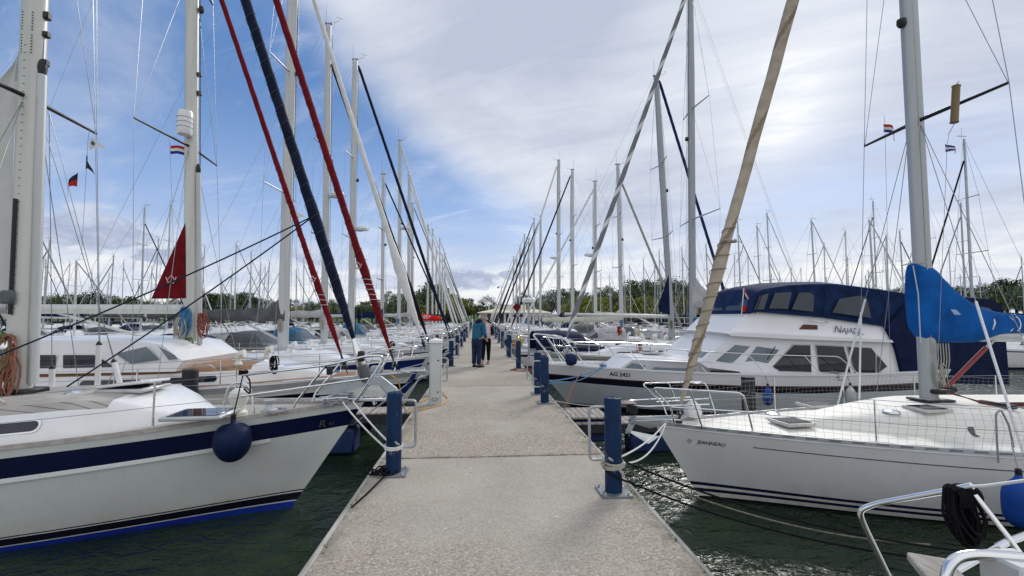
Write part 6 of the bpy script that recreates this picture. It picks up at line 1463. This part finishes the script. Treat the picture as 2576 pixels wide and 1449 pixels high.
# ------------------------------------------------------------------ boat bow just beside the camera on the right
def rail_boat():
    b = Boat((2.05, 2.35), 1, 8.5, 2.6, 1.0, .85, ov=.6, p=1.8); b.root('sailing_yacht', label='boat at the lower right of which only the polished bow rail and a plank show', cat='sailing yacht')
    b.hull([(.1, navy)], [(.08, white)], white); b.deck(cream); b.rail(alu)
    b.cabin(2.2, 6, .3, white, white, w=.8, ramp=1.2)
    q = lambda px, py, Y: b.L_(P(px, py, Y=Y))
    r1 = [q(2540, 1500, 2.0), q(2250, 1460, 2.55) + Vector((0, 0, -.05)), q(2172, 1318, 2.6), q(2160, 1284, 2.6), q(2200, 1268, 2.55), q(2375, 1236, 2.25), q(2445, 1222, 2.15)]
    MB().tube(fillet(r1[1:], .05), .0165, 12).build('pulpit_rail', steel, b.o)
    MB().tube([q(2452, 1245, 2.15), q(2535, 1350, 2.05), q(2590, 1425, 2.0)], .0125, 10).build('pulpit_leg', steel, b.o)
    MB().tube(fillet([q(2395, 1440, 1.9), q(2530, 1365, 2.1), q(2640, 1325, 2.25)], .05), .0165, 10).build('pulpit_rail', steel, b.o)
    MB().tube(fillet([q(2375, 1530, 1.55), q(2380, 1425, 1.55), q(2425, 1392, 1.55), q(2680, 1412, 1.45)], .07, 8), .0175, 14).build('pulpit_rail', steel, b.o)
    MB().tube([q(2445, 1224, 2.15), q(2480, 1222, 2.1), q(2600, 1206, 1.95)], .0075, 8).build('lifeline', mat('white_wire_cover', (.75, .75, .75), .5), b.o)
    pl = b.L_(P(2380, 1447, Y=1.72)); MB().cbox((pl.x + .0, pl.y + .02, pl.z - .01), (.14, .26, .035), .006, -.5).build('bow_plank', plank, b.o)
    pl = b.L_(P(2560, 1440, Y=1.5)); MB().cbox((pl.x, pl.y, pl.z), (.14, .14, .10), .01).build('deck_box', alu, b.o)
    return b
RB = rail_boat()
# hank of black line hung on that rail
o = empty('rope_hank', P(2405, 1240, Y=2.2), label='thick hank of black line hung over the polished bow rail', cat='rope')
m = MB(); rdr = random.Random(6)
for i in range(26):
    w = rdr.uniform(.045, .075); h = rdr.uniform(.20, .28); ox, oy = rdr.uniform(-.03, .05), rdr.uniform(-.03, .03); lean = rdr.uniform(.0, .09)
    m.tube(fillet([(ox - w * .4, oy, .02), (ox + .0, oy, .035), (ox + w * .5, oy, .02), (ox + w + lean, oy + .01, -h * .6), (ox + w * .4 + lean, oy, -h), (ox - w * .5 + lean, oy - .01, -h * .85), (ox - w * .7, oy, -h * .4), (ox - w * .4, oy, .02)], .03, 4), .0065, 6)
m.build('loops', ropeb, o)
m = MB()
for i in range(7): m.tube([Vector((-.02 + i * .013, .0, -.02)) + Vector((.006 * math.cos(a), .05 * math.cos(a), .048 * math.sin(a))) for a in [2 * math.pi * k / 14 for k in range(14)]], .0075, 6, True)
m.build('wraps', ropeb, o)
m = MB(); m.lathe([(.03, -.02), (.055, 0), (.05, .02)], (.075, 0, -.01), 12, (1, 0, .2)).build('knot', ropeb, o)

# ------------------------------------------------------------------ mooring lines
def rope(pts, r, m_, lab, name='mooring_line', k=6): return tag(MB().tube(pts, r, k).build(name, m_), lab, 'mooring line')
bl = Vector((-.92, 5.22, DZ)); br = Vector((1.33, 4.5, DZ))
cl1 = P(862, 1012, Y=6.65)
rope(sag(cl1, bl + Vector((-.06, -.07, .28)), .03) , .010, ropew, 'lower white line from the navy striped bow to the nearest left bollard')
rope(sag(P(888, 1010, Y=6.7), bl + Vector((-.08, .02, .35)), .02), .010, ropew, 'upper white line from the navy striped bow to the nearest left bollard')
m = MB()
for k in range(2): m.tube([bl + Vector((.096 * math.cos(a), .096 * math.sin(a), .28 + .021 * k + .005 * math.sin(a))) for a in [2 * math.pi * i / 20 for i in range(20)]], .011, 6, True)
tag(m.build('rope_turns', ropew), 'white rope turns round the middle of the nearest left bollard', 'mooring line')
rdr = random.Random(5); m = MB()
for i in range(8):
    c = P(968 + rdr.uniform(-26, 12), 1186 + rdr.uniform(-4, 5), Z=DZ + .03); r = rdr.uniform(.04, .075)
    m.tube([c + Vector((r * math.cos(a) * 1.2, r * math.sin(a), .025 * math.sin(a * 2 + i) + .01)) for a in [2 * math.pi * k / 12 for k in range(12)]], .009, 6, True)
m.tube([P(985, 1180, Z=DZ + .03), P(960, 1205, Z=DZ + .02), P(925, 1240, Z=DZ + .015), P(885, 1276, Z=DZ + .005), P(872, 1295, Z=DZ - .12), P(852, 1330, Z=.5)], .009, 6)
tag(m.build('mooring_line', ropeb), 'heap of black rope at the foot of the nearest left bollard running over the edge', 'mooring line')
bowR = P(1672, 1066, Y=6.95)
rope(sag(bowR, br + Vector((.07, -.05, .36)), .05), .010, ropew, 'upper white line from the cream yacht bow to the nearest right bollard')
rope(sag(bowR + Vector((.02, 0, 0)), br + Vector((.08, -.06, .30)), .16), .010, ropew, 'slacker white line from the cream yacht bow to the nearest right bollard')
m = MB()
for k in range(3): m.tube([br + Vector((.097 * math.cos(a), .097 * math.sin(a), .30 - .026 * k + .012 * math.sin(a + k))) for a in [2 * math.pi * i / 20 for i in range(20)]], .0115, 6, True)
m.tube(coil(br + Vector((-.12, -.06, .31)), .03, .02, 2, 2, 'y'), .009, 6).tube([br + Vector((.02, -.11, .27)), br + Vector((.05, -.13, .22)), br + Vector((.07, -.12, .19))], .012, 6)
tag(m.build('rope_turns', ropeo), 'grey white rope turns and knot round the nearest right bollard', 'mooring line')
rope(sag(br + Vector((.09, 0, .24)), P(2340, 1370, Y=4.3), .15, 20), .009, mat('weed_stained_rope', (.16, .155, .12), .95, var=.4, vscale=30), 'grey spring line from the nearest right bollard low past the cream yacht')
rope(sag(br + Vector((.09, .03, .30)), P(2500, 1395, Y=3.6), .14, 20), .010, ropeb, 'upper black line from the nearest right bollard to the lower right')
rope([br + Vector((-.095, -.02, .25)), br + Vector((-.07, -.09, .21)), br + Vector((.03, -.11, .17))] + sag(br + Vector((.12, -.09, .13)), P(2470, 1420, Y=3.2), .12, 20), .010, ropeb, 'lower black line wrapped on the nearest right bollard toward the lower right')
b2 = Vector((1.33, 9.15, DZ)); c2 = R2.W_(Vector((1.95, -R2.hb(1.95 / R2.L) + .05, R2.dz(1.9) + .06)))
for k in range(2): rope(sag(c2, b2 + Vector((.06, .06, .42 - .04 * k)), .08 + .08 * k), .013, ropebl, '%s light blue line from the motor yacht bow cleat to the twin right bollards' % ('upper', 'lower')[k])
rope(sag(P(1462, 940, Y=12.6), P(1420, 1030, Y=10.4), -.12), .010, roper, 'thin orange line dropping from the motor yacht bow to the landing')
rope(sag(b2 + Vector((.07, -.06, .08)), P(1520, 1022, Y=8.9), .03), .010, ropeo, 'pale rope low from the front twin bollard across the landing')
# yellow hose round the pedestal
pts = [P(px, py, Z=DZ + .015) for px, py in ((1040, 1032), (1055, 1012), (1080, 1000), (1115, 991), (1128, 1002), (1122, 1012), (1095, 1023), (1060, 1030), (1042, 1034))]
pts = [P(985, 945, Y=7.2), P(1002, 955, Y=7.4), P(1010, 1000, Y=7.8), P(1020, 1036, Y=8.1)] + pts[::-1][:-1]
tag(MB().tube(fillet(pts, .15, 4), .010, 6).build('water_hose', ropey), 'yellow hose looping from the left bow round the nearest pedestal', 'hose')
# orange rope on the deck by the right bollards
c = P(1312, 930, Z=DZ + .02)
tag(MB().tube(coil(c, .30, .02, 2, 4, 'z', .5), .012, 5).build('mooring_line', mat('brown_orange_rope', (.25, .09, .05), .9)), 'brown orange rope lying in loops by the right edge near the couple', 'mooring line')
for i, (bb, yb, zb) in enumerate(((L2, 10.4, .5), (L3, 16., .5), (L4, 20.6, .5), (L5, 26.2, .5))):
    for k in (0, 1):
        rope(sag(bb.W_((.4, bb.near * .2 * (1 - 2 * k), bb.dz(0) + .05)), Vector((-.92, YL[i + 1] if k == 0 else YL[min(i + 2, 8)], DZ + zb)), .06), .011, ropew if i % 2 else ropeg, '%s bow line of the %s yacht in the left row' % (('near', 'far')[k], ['second', 'third', 'fourth', 'fifth'][i]))
for i, (bb, yy) in enumerate(((R3, 19.3), (R6, 35), (R7, 40.5))):
    rope(sag(bb.W_((.4, -.2, bb.dz(0) + .05)), Vector((1.33, yy, DZ + .5)), .06), .011, ropeo, 'pale bow line of the %s yacht in the right row' % ['striped sail', 'radar dome', 'dark sail'][i])
# pink and yellow lines bunched on the right bollards
o = empty('rope_bundle', (1.42, 17.4, DZ + .75), label='bundle of pink, yellow and pale lines hung between the right bollards', cat='rope')
for i, mm in enumerate((mat('pink_rope', (.5, .2, .18), .9), mat('yellow_rope', (.6, .42, .03), .9), ropew, mat('pink_rope', (0, 0, 0)))):
    MB().tube(coil((.1 * i - .1, .3 * i - .4, -.08 * i), .11, .10, 4, i, 'y', .6), .018, 5).build('loops', mm, o)
MB().tube(coil((R3.W_((2.0, 0, 0)).x + .9, 18.0, 2.35), .16, .2, 6, 9, 'y', .6), .016, 5).build('rope_hank', roper)
tag(bpy.data.objects['rope_hank.001'], 'tangle of orange red line on top of the dark pile beyond the motor yacht rail', 'rope')

# ------------------------------------------------------------------ more fenders and small gear
fw_ = mat('fender_white', (.62, .62, .60), .5, spec=.2); fl = [(L2, 3.4, fw_, 'white'), (L3, 2.0, fend, 'dark blue'), (L3, 4.4, fend, 'dark blue'), (L4, 2.4, fw_, 'white'), (L4, 4.6, fw_, 'white'), (L5, 2.6, fend, 'dark blue'), (L6, 3, fw_, 'white'),
       (R2, 8.6, fw_, 'white'), (R2, 6.2, fendb, 'bright blue'), (R3, 2.8, fend, 'dark blue'), (R3, 5.4, fw_, 'white'), (R5, 8.4, fw_, 'white'), (R6, 3., fend, 'dark blue'), (R7, 2.6, fw_, 'white')]
wn = {id(L2): 'second yacht of the left row', id(L3): 'royal blue yacht', id(L4): 'yacht with the black furled sail', id(L5): 'fifth yacht of the left row', id(L6): 'sixth yacht of the left row', id(R2): 'motor yacht', id(R3): 'yacht with the striped sail', id(R5): 'yacht with the beige cover', id(R6): 'yacht with the radar dome', id(R7): 'yacht with the thin dark sail'}
seen = {}
for bb, x, mm, cn in fl:
    k = seen[(id(bb))] = seen.get(id(bb), 0) + 1
    top_ = bb.W_(bb.hx(x, .9, bb.near, .13)); top_.z = .98
    add_fender(top_, .12, .5, mm, '%s fender %s bow, %s' % (cn, 'nearer' if k == 1 else 'farther from', wn[id(bb)]), bb.W_((x, bb.near * (bb.hb(x / bb.L) - .02), bb.dz(x) + .06)), lm=ropeg, group='fenders')
for i, (bb, x, mm) in enumerate(((L3, 1.1, ropeb), (L2, 3.0, ropeb), (R3, 3.6, roper), (L5, 1.4, ropebl))):
    c = bb.W_((x, bb.near * (bb.hb(x / bb.L) - .04), bb.dz(x) + .50))
    tag(MB().tube(coil(c, .17, .1, 6, 50 + i, 'y'), .013, 5).build('rope_hank', mm), '%s line hanked over the near rail of the %s' % (('black', 'black', 'orange red', 'light blue', 'grey')[i], wn[id(bb)]), 'rope')
# ------------------------------------------------------------------ flags
def flag(name, px, py, Y, w, h, mats, lab, tri=False, drop=.5, line=None):
    c = P(px, py, Y=Y); o = empty(name, c, label=lab, cat='flag')
    n = len(mats); m = MB()
    for k in range(n):
        rows = []
        for e in (k / n, (k + 1) / n):
            rows.append([Vector((w * t, .04 * math.sin(t * 7 + 1), -h * ((e - .5) * (1 - (t if tri else 0)) + .5) - drop * t * t * h)) for t in [i / 6 for i in range(7)]])
        m.m(k).loft(rows, False)
    m.build('cloth', mats, o)
    if line: MB().tube([Vector(line[0]) - c, Vector((0, 0, 0)), Vector(line[1]) - c], .004, 4).build('halyard', ropeg, o)
    return o
fo = flag('flag', 222, 345, 8.4, .30, .22, [flw], 'white burgee with a dark emblem under the left yacht spreader', True, .4, (P(226, 322, Y=8.4), P(205, 640, Y=8.4)))
MB().poly([(.07, -.03, -.12), (.10, -.03, -.07), (.15, -.04, -.13), (.11, -.03, -.16)], (0, -.006, 0)).build('emblem', navy, fo)
flag('flag', 213, 388, 8.4, .16, .26, [mat('flag_dark', (.03, .035, .06), .8)], 'dark drooping pennant, middle of three under the left spreader', True, .9)
flag('flag', 192, 432, 8.4, -.16, .26, [mat('flag_dark', (0, 0, 0)), flr], 'dark red edged pennant, lowest of three under the left spreader', True, 1.3)
flag('flag', 427, 365, 12.2, .42, .22, [flr, flw, flb], 'red white blue courtesy flag under the spreader of the red sailed yacht', False, .2, (P(425, 350, Y=12.2), P(440, 700, Y=12.2)))
flag('flag', 2226, 310, 8.0, .22, .16, [flr, flw, flb], 'drooping red white blue flag under the right yacht spreader', False, 1.2, (P(2224, 290, Y=8), P(2240, 950, Y=8)))
flag('flag', 2383, 360, 6.3, .16, .13, [flb, flw, flb], 'small blue and white pennant below the amber cylinder', True, .9, (P(2387, 340, Y=6.3), P(2360, 900, Y=6.3)))
flag('flag', 742, 530, 15.2, .34, .28, [flw], 'small white flag by the mast of the royal blue yacht', True, .2)

# ------------------------------------------------------------------ the couple
def skin_body(name, joints, edges, m_, parent, sub=2):
    me = bpy.data.meshes.new(name); me.from_pydata([j[0] for j in joints], edges, [])
    o = bpy.data.objects.new(name, me); COL.objects.link(o); o.parent = parent; me.materials.append(m_)
    md = o.modifiers.new('skin', 'SKIN'); md.use_smooth_shade = True
    for i, j in enumerate(joints):
        v = me.skin_vertices[0].data[i]; v.radius = j[1] if isinstance(j[1], tuple) else (j[1], j[1]); v.use_root = (i == 0)
    s_ = o.modifiers.new('sub', 'SUBSURF'); s_.levels = s_.render_levels = sub
    return o
skin = mat('skin', (.48, .27, .19), .6); hairm = mat('grey_hair', (.34, .30, .27), .9, bump=.8, bscale=60)
jeans = mat('dark_jeans', (.018, .03, .07), .9, var=.35, vscale=6); jack = mat('petrol_jacket', (.025, .12, .20), .85, var=.2, vscale=5, bump=.4, bscale=12)
jdark = mat('jacket_navy_yoke', (.012, .018, .05), .85); pants = mat('black_trousers', (.006, .006, .01), .9); shoe = mat('dark_shoe', (.02, .02, .02), .7); sole = mat('white_sole', (.6, .6, .58), .7)
shoe2 = mat('tan_shoe', (.35, .25, .18), .8); sleeve = mat('navy_sleeve', (.008, .009, .02), .85)
def vestx(g, tc, c):
    sp = g.n('ShaderNodeSeparateXYZ'); g.put(sp.inputs[0], tc)
    return g.mix(g.ss(g.m('SINE', g.m('MULTIPLY', sp.outputs[2], 100.)), .3, .8), c, (.36, .30, .32))
vest = mat('pink_quilted_vest', (.66, .55, .58), .7, extra=vestx)
def hand(c, s_, parent, d=Vector((0, -.15, -1))):
    m = MB(); c = Vector(c); m.tube([c, c + d * .05, c + d * .09], [.028, .036, .03], 8)
    for i in range(4):
        o_ = Vector((0, .0, 0)) + Vector((.0, (i - 1.5) * .018, 0)) + c + d * .08; m.tube([o_, o_ + d * (.035 + .008 * (i in (1, 2))) + Vector((-.008 * s_, 0, 0)), o_ + d * (.065 + .01 * (i in (1, 2))) + Vector((-.025 * s_, 0, 0))], [.010, .009, .007], 6)
    m.tube([c + d * .03 + Vector((-.01 * s_, -.03, 0)), c + d * .07 + Vector((-.03 * s_, -.045, 0))], [.011, .008], 6)
    return m.build('hand', skin, parent)
def foot(x, y, rz, m_, parent, pitch=0.):
    rings = []
    for t, w, h in ((0, .035, .05), (.03, .042, .09), (.10, .043, .105), (.17, .045, .075), (.24, .050, .05), (.28, .03, .03)):
        rings.append([Vector((math.cos(q) * w, t - .08, max(0, math.sin(q)) * h + .022 if math.sin(q) > 0 else .022)) for q in [2 * math.pi * k / 12 for k in range(12)]])
    o = MB().loft(rings, True, True).build('shoe', m_, parent); o.location = (x, y, 0); o.rotation_euler = (pitch, 0, rz)
    s_ = MB().poly([(-.045, -.085, 0), (.045, -.085, 0), (.055, .1, 0), (.045, .17, 0), (0, .205, 0), (-.045, .17, 0), (-.055, .1, 0)], (0, 0, .024)).build('sole', sole, o); return o
pm = P(1199, 926, Z=DZ)
o = empty('person', (pm.x, pm.y, DZ), R(-48), label='person in a petrol blue jacket and jeans bending toward the companion', cat='person')
# local +y is where the person faces (turned to the right, toward the companion)
J = [((0, 0, .93), (.12, .09)), ((0, .02, 1.12), (.15, .12)), ((0, .10, 1.34), (.17, .12)), ((0, .17, 1.48), (.10, .08)), ((0, .24, 1.54), (.055, .055)), ((0, .31, 1.60), (.08, .09)), ((0, .345, 1.66), (.075, .09)),
     ((.17, .13, 1.40), .065), ((.23, .10, 1.14), .05), ((.19, .20, .92), .035), ((-.17, .13, 1.40), .065), ((-.23, .10, 1.14), .05), ((-.19, .20, .92), .035),
     ((.10, .0, .82), .10), ((.11, .02, .48), .065), ((.11, -.02, .08), .04), ((-.10, .0, .82), .10), ((-.11, .0, .48), .065), ((-.11, -.02, .08), .04)]
E = [(0, 1), (1, 2), (2, 3), (3, 4), (4, 5), (5, 6), (2, 7), (7, 8), (8, 9), (2, 10), (10, 11), (11, 12), (0, 13), (13, 14), (14, 15), (0, 16), (16, 17), (17, 18)]
skin_body('body', J, E, skin, o)
skin_body('jacket', [((0, -.02, .80), (.19, .14)), ((0, .02, 1.12), (.205, .155)), ((0, .10, 1.34), (.20, .15)), ((0, .16, 1.45), (.13, .10)), ((.185, .12, 1.39), .085), ((.25, .09, 1.13), .075), ((.205, .22, .95), .055), ((-.185, .12, 1.39), .085), ((-.25, .09, 1.13), .075), ((-.205, .22, .95), .055)],
          [(0, 1), (1, 2), (2, 3), (2, 4), (4, 5), (5, 6), (2, 7), (7, 8), (8, 9)], jack, o)
skin_body('hood', [((0, .06, 1.40), (.215, .12)), ((0, .13, 1.50), (.15, .11)), ((0, .17, 1.55), (.10, .09))], [(0, 1), (1, 2)], jdark, o)
skin_body('trousers', [((0, 0, 1.06), (.17, .13)), ((0, 0, .92), (.19, .145)), ((.10, .0, .80), .115), ((.11, .02, .48), .085), ((.11, -.02, .10), .072), ((-.10, .0, .80), .115), ((-.11, .0, .48), .085), ((-.11, -.02, .10), .072)], [(0, 1), (1, 2), (2, 3), (3, 4), (1, 5), (5, 6), (6, 7)], jeans, o)
skin_body('hair', [((0, .285, 1.655), (.09, .085)), ((0, .30, 1.70), (.085, .09)), ((0, .27, 1.60), (.075, .05))], [(0, 1), (0, 2)], hairm, o)
MB().lathe([(.012, 0), (.02, .02), (.008, .035)], (0, .43, 1.60), 8, (0, 1, -.3)).build('nose', skin, o)
hand((.195, .23, .93), 1, o, Vector((0, .5, -.6))); hand((-.195, .23, .93), -1, o, Vector((0, .5, -.6)))
foot(.11, .02, -.05, shoe, o); foot(-.11, .0, .2, shoe, o)
o.scale = (1.04, 1.04, 1.04)
pw = P(1222, 917, Z=DZ)
o = empty('person', (pw.x, pw.y, DZ), R(12), label='person in a pink quilted vest and black trousers holding a paper', cat='person')
J = [((0, 0, .90), (.12, .09)), ((0, .0, 1.08), (.12, .10)), ((0, .03, 1.28), (.15, .11)), ((0, .06, 1.42), (.08, .06)), ((-.01, .09, 1.49), (.045, .045)), ((-.03, .12, 1.56), (.075, .09)), ((-.03, .14, 1.61), (.07, .08)),
     ((.17, .04, 1.33), .055), ((.235, .05, 1.10), .045), ((.20, .22, .98), .03), ((-.17, .04, 1.33), .055), ((-.23, .05, 1.10), .045), ((-.18, .22, .98), .03),
     ((.09, .0, .78), .10), ((.10, .02, .46), .06), ((.09, -.02, .08), .036), ((-.09, .0, .78), .10), ((-.085, .0, .46), .06), ((-.11, -.04, .10), .036)]
skin_body('body', J, E, skin, o)
skin_body('vest', [((0, 0, .80), (.20, .155)), ((0, .0, 1.06), (.175, .14)), ((0, .03, 1.28), (.19, .14)), ((0, .05, 1.39), (.12, .09))], [(0, 1), (1, 2), (2, 3)], vest, o)
for s_ in (1, -1): skin_body('sleeve', [((s_ * .17, .04, 1.33), .072), ((s_ * .245, .05, 1.10), .062), ((s_ * .205, .20, .98), .045)], [(0, 1), (1, 2)], sleeve, o)
skin_body('trousers', [((0, 0, .98), (.15, .12)), ((0, 0, .88), (.18, .14)), ((.09, .0, .77), .11), ((.10, .02, .46), .075), ((.09, -.02, .12), .052), ((-.09, .0, .77), .11), ((-.085, .0, .46), .075), ((-.11, -.04, .14), .052)], [(0, 1), (1, 2), (2, 3), (3, 4), (1, 5), (5, 6), (6, 7)], pants, o)
skin_body('hair', [((-.03, .10, 1.60), (.09, .095)), ((-.03, .11, 1.66), (.08, .085)), ((-.02, .08, 1.52), (.07, .06))], [(0, 1), (0, 2)], mat('blond_grey_hair', (.45, .40, .33), .9, bump=.8, bscale=60), o)
hand((.20, .22, .98), 1, o, Vector((0, .8, -.5))); hand((-.18, .22, .98), -1, o, Vector((0, .8, -.5)))
foot(.09, .0, -.1, shoe2, o, 0); foot(-.12, -.03, .15, shoe2, o, R(-22))
o.scale = (1.05, 1.05, 1.05)
pp_ = MB().add([(.20, .22, .95), (.34, .26, .97), (.33, .30, .80), (.22, .26, .78)], [(0, 1, 2, 3)]).build('paper', flw, o)
for ob in list(bpy.data.objects):
    if ob.type == 'EMPTY' and not ob.children and ob.parent is None: bpy.data.objects.remove(ob)
